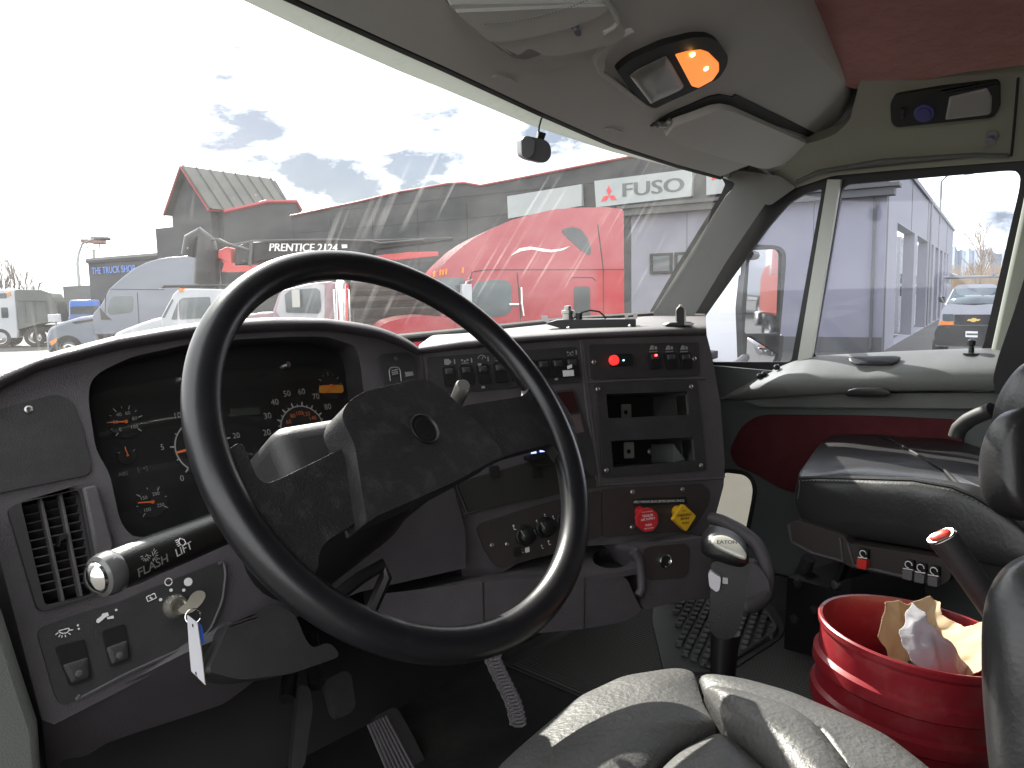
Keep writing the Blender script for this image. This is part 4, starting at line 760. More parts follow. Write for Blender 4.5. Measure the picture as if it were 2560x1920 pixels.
pp('flat_glass', z('r3', (445, 628), (634, 620), (660, 648), (640, 1170), (408, 1172)), PM, -.012, -.008, m_mir, wm)
q = PM.poly(z('r3', (430, 1178), (674, 1174), (660, 1332), (620, 1390), (448, 1392), (418, 1352)), .01); mb = MB(); mb.pillow(q, PM, -.012, .006, .002, rings=(1, .95, .85, .7, .55, .4, .2), p=2); obj('convex_glass', mb, m_mir, wm)
mb = MB(); a = PM.hit(1880, 560, h=-.08); b = PM.hit(1870, 900, h=-.08); mb.tube([rel(1.97, 1.0, -.22), PM.hit(1880, 880, h=-.16)], .014, 8); mb.tube([rel(1.97, .95, .1), PM.hit(1895, 640, h=-.16)], .014, 8); obj('bracket', mb, m_seam, wm)
# ================================================================== DASHBOARD
da_ = thing('dashboard', rel(.8, 1.05, -.4), 'dark charcoal truck dashboard wrapping round from the gauges to the centre stack', 'dashboard')
rec = [(330, 1344), (300, 1303), (275, 1183), (240, 1125), (221, 1000), (226, 955), (253, 928), (330, 892), (475, 860), (604, 848), (720, 842), (816, 842), (888, 864), (900, 900), (908, 975), (930, 1060), (960, 1150), (990, 1260), (640, 1320)]
rech = P1.poly(rec, .012)
vin = [(47, 1256), (193, 1227), (242, 1482), (108, 1515)]; vh = P1.poly(vin, .006)
face = [(-110, 1000), (0, 967), (95, 922), (285, 872), (475, 841), (604, 829), (720, 823), (816, 822), (943, 841), (1022, 872), (1049, 884), (1061, 950), (1078, 1030), (1105, 1130), (1135, 1220), (1165, 1330), (1165, 1420), (900, 1480), (700, 1560), (555, 1590), (472, 1640), (136, 1812), (104, 1800), (16, 1463), (-60, 1180)]
pp('instrument_fascia', face, P1, -.05, 0, m_dash, da_, bevel=.003, holes=[rech, vh])
# lower lip under the ignition panel
pp('lower_panel', [(104, 1796), (136, 1803), (300, 1715), (472, 1628), (560, 1590), (700, 1560), (700, 1610), (640, 1700), (560, 1760), (470, 1790), (330, 1835), (260, 1860), (220, 1890), (150, 1900), (128, 1990), (118, 1925)], Pl(P1.hit(300, 1715), (0, -.80, -.42)), -.06, .0, m_dash, da_, r=.01, bevel=.006)
# recess walls and dial face
PG1 = P1.off(-.045)
mb = MB(); n = len(rech); mb.grid([[P1.w(*q, 0) for q in rech], [P1.w(*q, -.05) for q in rech]], cu=True); obj('cluster_recess', mb, m_dash2, da_)
cl = pp('gauge_cluster', rec, PG1, -.02, 0, mat('dial_black', (.010, .010, .0105), .4, var=.2), da_)
def gring(pl, c, r, a0, a1, w, mb, h=.001, n=40):
    o_ = circ(c, r, n, a0, a1); i_ = circ(c, r-w, n, a0, a1); mb.grid([[pl.w(*q, h) for q in o_], [pl.w(*q, h) for q in i_]])
def bar(pl, mb, c, a, r0, r1, w, h=.001):
    d = V((math.cos(R_(a)), math.sin(R_(a)))); t = V((-d.y, d.x))*w/2; c = V(c); mb.add([pl.w(*q, h) for q in (c+d*r0-t, c+d*r1-t*.7, c+d*r1+t*.7, c+d*r0+t)], [(0, 1, 2, 3)])
def gauge(px, rpx, nums, a0, a1, minor, needle, ring=False, ts=.3, name='gauge', rn=1.5):
    c = PG1.uv(*px); r = abs(PG1.uv(px[0]+rpx, px[1])[0]-c[0])
    mb = MB(); mb.prism(circ(c, r*1.08, 28), PG1, .0004, .002); g = obj(name, mb, m_void, cl)
    mk = MB(); N_ = len(nums)
    for i, s in enumerate(nums):
        a = a0+(a1-a0)*i/(N_-1); bar(PG1, mk, c, a, r*.88 if not ring else r, r*1.16, r*.075, .003)
        if s: text(mk, s, PG1, (c[0]+r*rn*math.cos(R_(a)), c[1]+r*rn*math.sin(R_(a))), r*ts, 0, .003)
        if i < N_-1:
            for k in range(1, minor+1): bar(PG1, mk, c, a+(a1-a0)/(N_-1)*k/(minor+1), r*.94, r*1.07, r*.05, .003)
    if ring: gring(PG1, c, r*1.0, a0, a1, r*.05, mk, .0032)
    obj('dial_marking', mk, m_dim, g)
    nm = MB(); bar(PG1, nm, c, needle, -r*.1, r*.98, r*.11, .006); nm.prism(circ(c, r*.12, 12), PG1, .004, .006); obj('needle', nm, m_orange, g); return g, c, r
m_dim = mat('dial_print', (.27, .27, .26), .6)
gauge((312, 1056), 40, ['0', '20', '40', '60', '80', '100'], 228, -40, 1, 176, ts=.34, rn=.62)
gauge((378, 1256), 38, ['100', '150', '200', '250'], 228, -32, 1, 172, ts=.34, rn=.62)
gauge((316, 1140), 22, ['', '', ''], 150, 30, 0, 100, ts=.3); gauge((662, 1163), 20, ['', '', ''], 150, 30, 0, 108, ts=.3)
gauge((502, 1116), 66, ['0', '5', '10', '15', '20', '25'], 228, -48, 1, 186, ring=True, ts=.30, rn=1.42, name='tachometer')
g, c, r = gauge((755, 1075), 55, [str(k*10) for k in range(10)], 225, 5, 1, 227, ring=True, ts=.34, rn=1.58, name='speedometer')
mb = MB()
for k in range(1, 8): a = 225-27*k; text(mb, str(k*20), PG1, (c[0]+r*.68*math.cos(R_(a)), c[1]+r*.68*math.sin(R_(a))), r*.24, 0, .003)
obj('inner_scale', mb, mat('dim_orange_print', (.42, .12, .05), .6), g)
gauge((824, 966), 27, ['', '', '', '', ''], 200, -20, 1, 215, ts=.3)
pp('amber_reflection', z(4, (935, 1165), (950, 1152), (1118, 1148), (1126, 1200), (1110, 1212), (940, 1212)), PG1, .001, .004, mat('amber_reflection_paint', (.55, .22, .03), .4), cl, r=.003)  # orange reflection in the dial, painted as a flat amber plate
pp('odometer', z(4, (240, 1335), (470, 1322), (472, 1380), (245, 1392)), PG1, .0, .002, mat('lcd_grey', (.035, .04, .035), .3), cl)
mb = MB(); q = P1.off(-.045)
for c_ in ((354, 1173), (306, 1186)): 
    u_ = PG1.uv(*c_); text(mb, '[- +]' if c_[0] > 320 else 'ABS', PG1, u_, .007, 0, .003)
for c_ in ((360, 1287), (345, 1100), (330, 1104)): pass
obj('warning_icon', mb, mat('dim_icon', (.14, .14, .135), .6), cl)
for c_ in ((710, 916), (452, 948)): mb = MB(); mb.lathe([(.0055, 0), (.0055, .012), (.004, .014), (.001, .0145)], PG1.hit(*c_), P1.n, 16); obj('trip_button', mb, m_chrome, cl)
# clear bowed lens in front of the dials
lx = [V(P1.uv(*q)) for q in ((236, 935), (905, 880), (930, 1260), (318, 1345))]; mb = MB(); rows = []
for i in range(13):
    t = i/12; a, b = lx[0].lerp(lx[3], t), lx[1].lerp(lx[2], t); rows.append([P1.w(*a.lerp(b, j/20), -.040+.016*math.sin(math.pi*t)) for j in range(21)])
mb.grid(rows); obj('gauge_lens', mb, glassy('gauge_lens', (.96, .96, .95), .035, .06), da_)
# hood over the gauges
S = [(-120, 990), (0, 916), (114, 875), (285, 831), (405, 809), (503, 796), (600, 788), (690, 783), (816, 787), (911, 799), (975, 818), (1022, 840), (1049, 863)]
Cc = [(-120, 1040), (0, 967), (95, 920), (285, 869), (475, 837), (604, 825), (720, 819), (816, 818), (943, 837), (1000, 857), (1022, 869), (1040, 876), (1049, 882)]
nn_ = 60; S2, C2 = resamp(S, nn_), resamp(Cc, nn_); mb = MB(); rows = [[] for _ in range(8)]
for a, b in zip(S2, C2):
    m_ = a.lerp(b, .5)
    rows[0].append(P1.hit(b.x, b.y+26, h=-.045)); rows[1].append(P1.hit(b.x, b.y+4, h=.012)); rows[2].append(P1.hit(b.x, b.y, h=.016)); rows[3].append(P1.hit(b.x*.75+a.x*.25, b.y*.75+a.y*.25, h=.024)); rows[4].append(P1.hit(m_.x, m_.y, h=.024))
    p = P1.hit(a.x, a.y, h=.006); rows[5].append(p); rows[6].append(p+V((0, .10, -.035))); rows[7].append(p+V((0, .50, -.10)))
mb.grid(rows); obj('instrument_hood', mb, m_dash, da_, sub=2)
# blank cover with screw
o = pp('blank_cover', [(-60, 1040), (0, 1024), (139, 986), (177, 1004), (204, 1070), (227, 1172), (216, 1189), (0, 1233), (-60, 1246)], P1, -.001, .004, m_dash2, da_, r=.008, bevel=.0015)
def screw(px, pl, h, par, r=.0045, m=None): mb = MB(); mb.lathe([(r, -.001), (r, .0015), (r*.6, .0025), (r*.55, .0012), (.0005, .001)], pl.hit(*px, h=h), pl.n, 12); return obj('screw', mb, m or m_steel, par)
screw((71, 1024), P1, .004, o)
# air vent
o = pp('air_vent', [(13, 1268), (213, 1220), (268, 1478), (92, 1534)], P1, -.002, .008, m_dash2, da_, r=.01, bevel=.003, holes=[vh])
mb = MB(); mb.prism(P1.poly(vin), P1, -.06, -.045); obj('vent_back', mb, m_void, o)
A_, B_, D_, E_ = [V(P1.uv(*q)) for q in vin]
mb = MB()
for i in range(1, 12):
    t = i/12; a, b = A_.lerp(E_, t), B_.lerp(D_, t); c = P1.w(*((a+b)/2), -.014); ax = (P1.w(*b)-P1.w(*a)).normalized(); n2 = (P1.n*.8+P1.v*.5).normalized(); mb.box(c, ((b-a).length, .0018, .018), (ax, n2.cross(ax).normalized(), n2))
obj('louvre', mb, m_dash2, o)
for t in (.36, .70):
    a, b = A_.lerp(B_, t), E_.lerp(D_, t); ax = (P1.w(*b)-P1.w(*a)).normalized(); mb = MB(); mb.box(P1.w(*((a+b)/2), -.004), (.0035, .012, (a-b).length), (ax.cross(P1.n), P1.n, ax)); obj('vent_bar', mb, m_dash, o, bevel=.0008)
pp('vent_tab', z(2, (445, 1000), (460, 920), (490, 905), (525, 905), (528, 930), (470, 960), (455, 1010)), P1, -.008, .006, m_black, o, r=.001)
pp('vent_bezel', z(2, (630, 545), (740, 520), (780, 640), (880, 1000), (860, 1060), (740, 1130), (700, 900)), P1, -.001, .012, m_dash, o, bevel=.003)
# ignition panel
ip = pp('ignition_panel', z(3, (290, 590), (310, 545), (370, 515), (640, 420), (940, 330), (1300, 180), (1750, 0), (1768, 110), (1742, 330), (1640, 565), (1490, 668), (1000, 890), (560, 1120), (500, 1143), (450, 1110), (420, 1050)), P1, -.001, .004, m_dash2, da_, r=.006, bevel=.0015)
mb = MB(); mb.tube([P1.w(*q, .004) for q in P1.poly(z(3, (1755, 0), (1775, 110), (1748, 330), (1645, 570), (1495, 672), (1000, 895), (560, 1126)), .01)], .0022, 6); obj('panel_edge', mb, m_dash, ip)
def ic(name, par, segs, pl, h, w, m=None, k=3, fills=()):
    mb = MB()
    for s in segs:
        q = [pl.w(*pl.uv(*p), h) for p in z(k, *s)]
        for a, b in zip(q, q[1:]): mb.tube([a, b], w, 4)
    for f in fills: mb.prism(pl.poly(z(k, *f)), pl, h-.0005, h+.0006)
    return obj(name, mb, m or m_white, par)
ic('battery_icon', ip, [[(1145, 295), (1210, 265), (1225, 300), (1158, 330), (1145, 295)], [(1180, 290), (1172, 305), (1192, 300), (1185, 318)], [(1160, 288), (1163, 280)], [(1200, 272), (1197, 265)]], P1, .0045, .0005)
mb = MB(); c0 = P1.uv(*z(3, (1318, 175))[0]); gring(P1, c0, .0048, 0, 360, .0012, mb, .0052)
for q, r in (((1475, 175), .0050), ((1257, 315), .0018), ((1340, 240), .0018), ((1440, 240), .0018)): mb.prism(circ(P1.uv(*z(3, q)[0]), r, 16), P1, .004, .0052)
obj('position_mark', mb, m_white, ip)
mb = MB(); c = P1.hit(*z(3, (1385, 365))[0], h=.004); mb.lathe([(.0145, 0), (.0145, .003), (.012, .008), (.0105, .012), (.0085, .012), (.008, .009), (.0005, .009)], c, P1.n, 28); obj('key_barrel', mb, mat('nickel', (.75, .71, .62), .25, metal=.9, var=.2, vs=40), ip)
for nm, rk, px_ic in (('dome_light_switch', ((420, 690), (650, 625), (718, 940), (540, 1003)), 0), ('work_light_switch', ((788, 565), (965, 505), (1022, 790), (858, 853)), 1)):
    q = z(3, *rk); sw = pp(nm, q, P1, 0, .007, m_black, ip, r=.003, bevel=.0012); A2 = [V(P1.uv(*p)) for p in q]
    t = [A2[0].lerp(A2[3], .45), A2[1].lerp(A2[2], .45), A2[2].lerp(A2[1], .06).lerp(A2[3], .08), A2[3].lerp(A2[0], .06).lerp(A2[2], .08)]
    mb = MB(); mb.pillow(rnd([tuple(x) for x in t], .003), P1, .007, .003, .001); obj('rocker', mb, m_dash2, sw)
    cc = (t[0]+t[1]+t[2]+t[3])/4; mb = MB(); mb.pillow(circ(cc+(t[2]-t[1])*.12, .004, 14), P1, .0095, .0012, .001); obj('rocker_dimple', mb, m_dash, sw)
ic('lamp_icon', ip, [[(455, 560), (535, 540), (538, 556), (520, 575), (490, 582), (465, 575), (455, 560)], [(450, 575), (430, 592)], [(466, 590), (455, 610)], [(482, 596), (478, 615)], [(505, 592), (510, 610)], [(530, 578), (548, 590)], [(540, 556), (568, 552)]], P1, .0045, .0006, fills=[[(598, 512), (610, 508), (614, 522), (600, 526)], [(605, 540), (618, 536), (620, 550), (608, 552)]])
ic('truck_icon', ip, [[(838, 465), (885, 448)], [(905, 390), (907, 402)]], P1, .0045, .0006, fills=[[(750, 492), (755, 470), (790, 445), (800, 425), (840, 415), (850, 440), (820, 455), (775, 495), (765, 500)], [(835, 455), (885, 440), (888, 462), (840, 470)], [(897, 392), (912, 386), (918, 400), (902, 406)]])
mb = MB(); pq_ = [rel(*q, -.16) for q in ((-.1, 1.06), (.85, 1.06), (1.0, .98), (1.38, .88), (1.9, 1.0), (1.95, 1.2), (1.3, 1.5), (.6, 1.66), (-.1, 1.66))]; mb.add(pq_, [tuple(range(9))]); obj('dash_light_block', mb, m_void, da_, solid=.02)  # unseen sheet added inside the dash to block sun leaking through
# ---------------- centre stack
cs = [(1052, 880), (1300, 852), (1465, 842), (1765, 832), (1779, 885), (1801, 1007), (1812, 1157), (1809, 1215), (1790, 1285), (1762, 1335), (1700, 1350), (1465, 1365), (1300, 1405), (1210, 1460), (1165, 1480), (1120, 1250)]
s1 = [(1512, 986), (1714, 979), (1718, 1038), (1517, 1046)]; s2 = [(1524, 1103), (1729, 1093), (1734, 1152), (1530, 1169)]
cf = pp('centre_stack', cs, P2, -.30, 0, m_dash, da_, r=.004, bevel=.010, seg=3, holes=[P2.poly(s1), P2.poly(s2)])
for s in (s1, s2): mb = MB(); mb.prism(P2.poly([(x+(14 if x > 1600 else -14), y+(10 if i > 1 else -10)) for i, (x, y) in enumerate(s)]), P2, -.16, -.12); obj('slot_back', mb, m_void, cf)
# top pad of the centre part
F_ = [(1046, 864), (1150, 848), (1300, 836), (1465, 826), (1600, 820), (1765, 814)]; Lp = [(1046, 886), (1150, 874), (1300, 858), (1465, 847), (1600, 842), (1767, 838)]
Bs = [at(1080, 838, 1.84), at(1160, 833, 1.92), at(1300, 817, 1.98), at(1420, 804, 2.02), at(1610, 790, 2.08), at(1765, 783, 2.12)]
n_ = 40; F2, L2, B2 = resamp(F_, n_), resamp(Lp, n_), resamp(Bs, n_); mb = MB(); rows = [[] for _ in range(7)]
for a, b, c in zip(F2, L2, B2):
    rows[0].append(P2.hit(b.x, b.y+3, h=-.02)); rows[1].append(P2.hit(b.x, b.y, h=.010)); rows[2].append(P2.hit((a.x+b.x)/2, (a.y+b.y)/2, h=.018)); p = P2.hit(a.x, a.y, h=.006); rows[3].append(p); q = P2.hit(a.x, a.y-4, h=-.06); rows[4].append(p.lerp(c, .12)); rows[5].append(p.lerp(c, .55)); rows[6].append(c)
mb.grid(rows); obj('top_pad', mb, m_dash, da_, sub=1)
mb = MB(); mb.add([rows[0][-1], rows[1][-1], rows[2][-1], rows[3][-1], rows[4][-1], rows[4][-1]+V((0, 0, -.04))], [(0, 1, 2, 3, 4, 5)]); obj('pad_end', mb, m_dash, da_)
mb = MB()
for s in ([(1049, 886), (1061, 955), (1078, 1035)], [(1457, 850), (1466, 957), (1499, 1212)], [(1466, 957), (1600, 950), (1762, 946)], [(1452, 850), (1460, 957), (1492, 1214)], [(1140, 1290), (1300, 1250), (1492, 1214), (1640, 1205), (1809, 1195)], [(1125, 1208), (1160, 1292)], [(1135, 1205), (1170, 1290)]):
    mb.tube([P2.hit(*q, h=.001) for q in s], .0028, 6)
obj('panel_ridge', mb, m_dash, cf)
def plate(name, px, m, r=.006, h=.004, pl=P2, par=None, bev=.0015): return pp(name, px, pl, -.001, h, m, par or cf, r=r, bevel=bev)
ub = plate('socket_panel', [(943, 900), (950, 886), (1015, 882), (1030, 892), (1046, 962), (1020, 1010), (975, 1015)], m_dash2, pl=P1)
ic('vent_icon', ub, [[(1490, 1120), (1480, 1040), (1490, 1018), (1520, 1012), (1555, 1015), (1568, 1040), (1575, 1120)], [(1500, 1040), (1545, 1030)], [(1502, 1055), (1548, 1045)], [(1505, 1070), (1550, 1060)]], P1, .005, .0011, k=4, m=m_dim, fills=[[(1605, 1050), (1665, 1045), (1672, 1075), (1612, 1085)]])
screw((989, 897), P1, .004, ub, .004, m_dash)
def rocker(pl, x0, y0, x1, y1, par, lit=None, m=None):     # a rocker switch with icon strip above it, px box
    dx = (y1-y0)*.16
    q = [(x0, y0), (x1, y0-2), (x1+dx, y1-2), (x0+dx, y1)]; o = pp('rocker_switch', q, pl, .002, .010, m or m_black, par, r=.003, bevel=.0012)
    a = [V(pl.uv(*p)) for p in q]; t = [a[0].lerp(a[3], .12).lerp(a[1], .12), a[1].lerp(a[2], .12).lerp(a[0], .12), a[1].lerp(a[2], .5).lerp(a[0], .12), a[0].lerp(a[3], .5).lerp(a[1], .12)]
    mb = MB(); mb.pillow(rnd([tuple(x) for x in t], .002), pl, .0095, .003, .001); obj('rocker_face', mb, m_dash2, o)
    if lit: mb = MB(); mb.lathe([(.002, 0), (.002, .004), (.0005, .005)], pl.w(*((t[0]+t[1])/2*.75+(t[2]+t[3])/2*.25), .012), pl.n, 10); obj('indicator', mb, lit, o)
    return o
m_led = mat('red_indicator', (.6, .02, .02), .3, emit=(1, .05, .04), es=3)
pa = plate('switch_panel', [(1067, 894), (1250, 880), (1439, 867), (1452, 955), (1250, 972), (1074, 988)], m_dash2)
mb = MB()
for i, x in enumerate((284, 402, 516, 632, 748, 840, 932, 1032, 1128)):
    px = z(7, (x, 0))[0][0]; y = 893 + (1095-px)*.075; rocker(P2, px, y+26, px+29, y+74, pa)
    if i < 4 or i == 8:
        c = P2.uv(px+16, y+13)
        if i == 0: mb.prism(rnd([(c[0]-.007, c[1]-.005), (c[0]+.001, c[1]-.005), (c[0]+.006, c[1]), (c[0]+.001, c[1]+.005), (c[0]-.007, c[1]+.005)], .001), P2, .004, .0048)
        elif i == 2: gring(P2, c, .008, 10, 170, .0015, mb, .0048); bar(P2, mb, c, 60, 0, .007, .0015, .0048)
        else:
            for k in range(3): mb.prism(circ((c[0]-.006+.005*k, c[1]+.001*(-1)**k), .0019, 8), P2, .004, .0048)
            mb.prism([(c[0]-.007, c[1]-.005), (c[0]+.005, c[1]-.005), (c[0]+.005, c[1]-.0038), (c[0]-.007, c[1]-.0038)], P2, .004, .0048)
        mb.prism([(c[0]+.0105, c[1]-.004), (c[0]+.0125, c[1]-.004), (c[0]+.0125, c[1]+.004), (c[0]+.0105, c[1]+.004)], P2, .004, .0048)
obj('switch_icon', mb, m_dim, pa)
mb = MB(); mb.box(P2.hit(1421, 933, h=.012), (.022, .011, .001), (P2.u, P2.v, P2.n)); mb.box(P2.hit(1424, 917, h=.012), (.010, .006, .001), ((P2.u+P2.v*.3).normalized(), P2.v, P2.n)); obj('sticker', mb, m_white, pa)
mb = MB()
for px in ((1199, 911), (1208, 968), (1391, 948)): mb.box(P2.hit(*px, h=.011), (.006, .004, .001), (P2.u, P2.v, P2.n))
obj('switch_label', mb, m_dim, pa)
pb = plate('switch_panel', [(1470, 862), (1745, 856), (1748, 939), (1478, 949)], m_dash2)
bx = pp('gauge_module', z(7, (1440, 410), (1590, 400), (1600, 480), (1445, 490)), P2, .002, .008, m_black, pb, r=.003, bevel=.001)
mb = MB(); mb.lathe([(.0098, 0), (.0098, .006), (.008, .009), (.0005, .0095)], P2.hit(1533, 901, h=.008), P2.n, 20); obj('red_button', mb, mat('red_button_plastic', (.6, .03, .03), .35, emit=(1, .05, .04), es=.25), bx)
mb = MB(); mb.lathe([(.0015, 0), (.0015, .003)], P2.hit(1558, 901, h=.008), P2.n, 8); obj('indicator', mb, mat('blue_indicator', (.2, .35, .6), .3, emit=(.3, .5, 1), es=1.2), bx)
mb = MB()
for i, x in enumerate((1612, 1652, 1689)):
    rocker(P2, x+4, 884, x+30, 924, pb, lit=m_led if i == 0 else None); c = P2.uv(x+17, 871)
    mb.prism([(c[0]-.008, c[1]-.003), (c[0]+.002, c[1]-.003), (c[0]+.002, c[1]+.005), (c[0]-.004, c[1]+.005)], P2, .004, .0048); mb.prism([(c[0]+.004, c[1]-.003), (c[0]+.009, c[1]-.003), (c[0]+.009, c[1]+.003), (c[0]+.004, c[1]+.003)], P2, .004, .0048); mb.box(P2.w(c[0], c[1]-.007, .0046), (.018, .0018, .0006), (P2.u, P2.v, P2.n))
obj('switch_icon', mb, m_dim, pb); screw((1484, 905), P2, .004, pb); screw((1735, 897), P2, .004, pb)
rb2 = pp('radio_bezel', [(1485, 957), (1740, 953), (1762, 1176), (1505, 1194)], P2, -.001, .006, m_dash2, cf, r=.006, bevel=.002, holes=[P2.poly(s1), P2.poly(s2)])
for q in ((1494, 973), (1727, 967), (1752, 1164), (1516, 1176)): screw(q, P2, .006, rb2)
for (c, w_, h_) in (((1564, 1028), 25, 34), ((1571, 1126), 25, 40)):
    q = [(c[0]-w_/2, c[1]-h_/2), (c[0]+w_/2, c[1]-h_/2-1), (c[0]+w_/2+1, c[1]+h_/2-1), (c[0]-w_/2+1, c[1]+h_/2)]; PB_ = P2.off(-.05); mb = MB(); mb.prism(PB_.poly(q, .003), PB_, 0, .002, holes=[circ(PB_.uv(c[0], c[1]+3), .0045, 14)]); obj('mount_bracket', mb, m_steel, rb2)
for q in ([(1712, 988), (1716, 986), (1719, 1036), (1716, 1038)], [(1727, 1098), (1731, 1096), (1735, 1150), (1731, 1151)]): pp('slot_lip', q, P2, -.03, .002, m_steel, rb2)
pp('slot_tray', [(1697, 1108), (1728, 1150), (1698, 1156)], P2, -.1, -.02, m_door_d, rb2)
mb = MB(); mb.lathe([(.004, 0), (.007, .002), (.007, .006), (.003, .008)], P2.hit(1624, 1129, h=-.11), P2.n, 12); obj('antenna_plug', mb, m_steel, rb2)
# display, pocket, lower covers
pk_ = plate('display_panel', z(7, (1060, 660), (1200, 640), (1320, 1000), (1360, 1240), (1150, 1300), (1080, 1010)), m_dash2)
pp('screen', z(7, (1075, 670), (1185, 660), (1225, 800), (1130, 815)), P2, .003, .007, mat('dead_screen', (.035, .012, .012), .15), pk_, r=.003)
pp('label', z(7, (1150, 830), (1235, 815), (1265, 940), (1180, 955)), P2, .003, .0055, mat('worn_label', (.09, .07, .065), .6, dirt=(.16, .05, .04), dirt_s=40), pk_)
pp('cover_panel', [(1140, 1206), (1240, 1178), (1390, 1136), (1440, 1150), (1488, 1200), (1488, 1216), (1170, 1280)], P2, -.001, .004, mat('greenish_cover', (.024, .024, .021), .5), cf, r=.004, bevel=.0015)
for q in ((1231, 1176), (1339, 1180)): pp('cover_latch', [(q[0]-10, q[1]-10), (q[0]+10, q[1]-13), (q[0]+14, q[1]+14), (q[0]-8, q[1]+16)], P2, .003, .009, m_void, cf, r=.002)
sp_ = pp('usb_charger', [(1308, 1140), (1390, 1118), (1400, 1136), (1310, 1152)], P2, .0, .02, m_black, cf, r=.004, bevel=.002)
mb = MB()
for q in ((1334, 1131), (1356, 1127)): mb.box(P2.hit(*q, h=.0205), (.010, .004, .001), (P2.u, P2.v, P2.n))
obj('usb_port', mb, mat('blue_glow', (.2, .25, .7), .3, emit=(.35, .4, 1), es=.8), sp_)
mb = MB(); mb.tube([P2.hit(*q, h=.025) for q in ((1320, 1145), (1335, 1165), (1365, 1165), (1390, 1160))], .003, 6); obj('usb_cable', mb, m_black, sp_)
sq = plate('switch_panel', [(1030, 1268), (1130, 1212), (1156, 1292), (1050, 1335)], m_dash2)
rocker(P2, 1080, 1252, 1100, 1290, sq); rocker(P2, 1118, 1240, 1138, 1280, sq)
mb = MB(); mb.box(P2.hit(1108, 1259, h=.012), (.0015, .008, .001), (P2.u, P2.v, P2.n)); mb.box(P2.hit(1122, 1288, h=.011), (.009, .004, .001), (P2.u, P2.v, P2.n)); obj('switch_label', mb, m_dim, sq)
# climate panel
hp = plate('climate_panel', [(1190, 1322), (1198, 1308), (1300, 1276), (1400, 1247), (1500, 1224), (1502, 1342), (1462, 1352), (1375, 1383), (1254, 1420), (1236, 1414), (1208, 1372)], m_brownp, r=.008)
for q, r in (((1312, 1338), .019), ((1362, 1318), .019), ((1412, 1298), .019)):
    mb = MB(); mb.lathe([(r, 0), (r*.95, .004), (r*.8, .005), (r*.7, .018), (r*.55, .02), (.0005, .0205)], P2.hit(*q, h=.003), P2.n, 24); k_ = obj('climate_knob', mb, m_black, hp)
    mb = MB(); mb.box(P2.hit(q[0]-5, q[1]-4, h=.0245), (.002, .012, .001), ((P2.u+P2.v*.5).normalized(), (P2.v-P2.u*.5).normalized(), P2.n)); obj('pointer', mb, m_dim, k_)
mb = MB()
for q, s, t in ((z(8, (508, 495))[0], .012, '*'), (z(8, (665, 455))[0], .009, 'd'), (z(8, (720, 412))[0], .008, 'J'), (z(8, (778, 425))[0], .008, 'd'), (z(8, (650, 525))[0], .008, 'J'), (z(8, (748, 600))[0], .011, 'W'), (z(8, (700, 628))[0], .009, '='), (z(8, (560, 655))[0], .010, '0'), (z(8, (590, 490))[0], .005, 'o')):
    c = P2.uv(*q); mb.prism(circ((c[0]-s*.1, c[1]+s*.3), s*.16, 8), P2, .004, .0046); mb.tube([P2.w(c[0]-s*.1, c[1]+s*.1, .0045), P2.w(c[0]-s*.05, c[1]-s*.25, .0045), P2.w(c[0]+s*.25, c[1]-s*.25, .0045)], s*.08, 4)
mb.prism(rnd([(a, b) for a, b in P2.poly(z(8, (580, 635), (610, 625), (613, 660), (583, 668)))], .002), P2, .004, .0046); obj('climate_icon', mb, m_white, hp)
mb = MB(); mb.lathe([(.0025, 0), (.002, .003)], P2.hit(*z(8, (617, 497))[0], h=.004), P2.n, 8); obj('indicator', mb, m_led, hp)
pp('ac_button', z(8, (500, 640), (550, 625), (552, 685), (505, 695)), P2, .003, .009, m_black, hp, r=.002, bevel=.001); screw((1230, 1363), P2, .004, hp, .004); screw((1268, 1360), P2, .004, hp, .004)
# parking brake panel
bp = plate('brake_panel', [(1504, 1222), (1640, 1214), (1752, 1208), (1772, 1224), (1770, 1258), (1742, 1308), (1720, 1328), (1600, 1336), (1504, 1344)], m_brownp, r=.008)
for q in ((1581, 1230), (1706, 1224), (1580, 1318)): screw(q, P2, .004, bp)
pp('warning_strip', z(8, (1322, 302), (1400, 288), (1690, 282), (1700, 330), (1330, 345)), P2, .003, .006, m_void, bp)
mb = MB(); c1, c2 = P2.uv(*z(8, (1325, 318))[0]), P2.uv(*z(8, (1675, 308))[0]); tx = 'APPLY PARKING BRAKE BEFORE LEAVING VEHICLE'; vs, _ = glyphs(tx); wd = max(v[0] for v in vs)-min(v[0] for v in vs); hh = .0062
text(mb, tx, P2, ((c1[0]+c2[0])/2, (c1[1]+c2[1])/2), hh, math.degrees(math.atan2(c2[1]-c1[1], c2[0]-c1[0])), .0065, sx=(V(c2)-V(c1)).length/wd/hh); obj('lettering', mb, m_white, bp)
PK = P2.off(.045)
def brake(name, c, stem, m, sides, rp, rot, lines, mt):
    u_ = V(PK.uv(*c)); r = abs(PK.uv(c[0]+rp, c[1])[0]-u_.x); mb = MB(); s_ = P2.hit(*stem); e_ = PK.w(*u_, -.004)
    mb.tube([s_, s_.lerp(e_, .5), e_], [r*.45, r*.4, r*.35], 14); st_ = obj(name, mb, m, bp)
    mb = MB(); mb.prism(rnd([(u_.x+r*math.cos(R_(rot+360*k/sides)), u_.y+r*math.sin(R_(rot+360*k/sides))) for k in range(sides)], r*.12), PK, -.006, .004); obj('knob_face', mb, m, st_, bevel=.002)
    mb = MB()
    for t, dy, s in lines: text(mb, t, PK, (u_.x, u_.y+dy*r), s*r, 0, .0045, bold=.02)
    obj('lettering', mb, mt, st_)
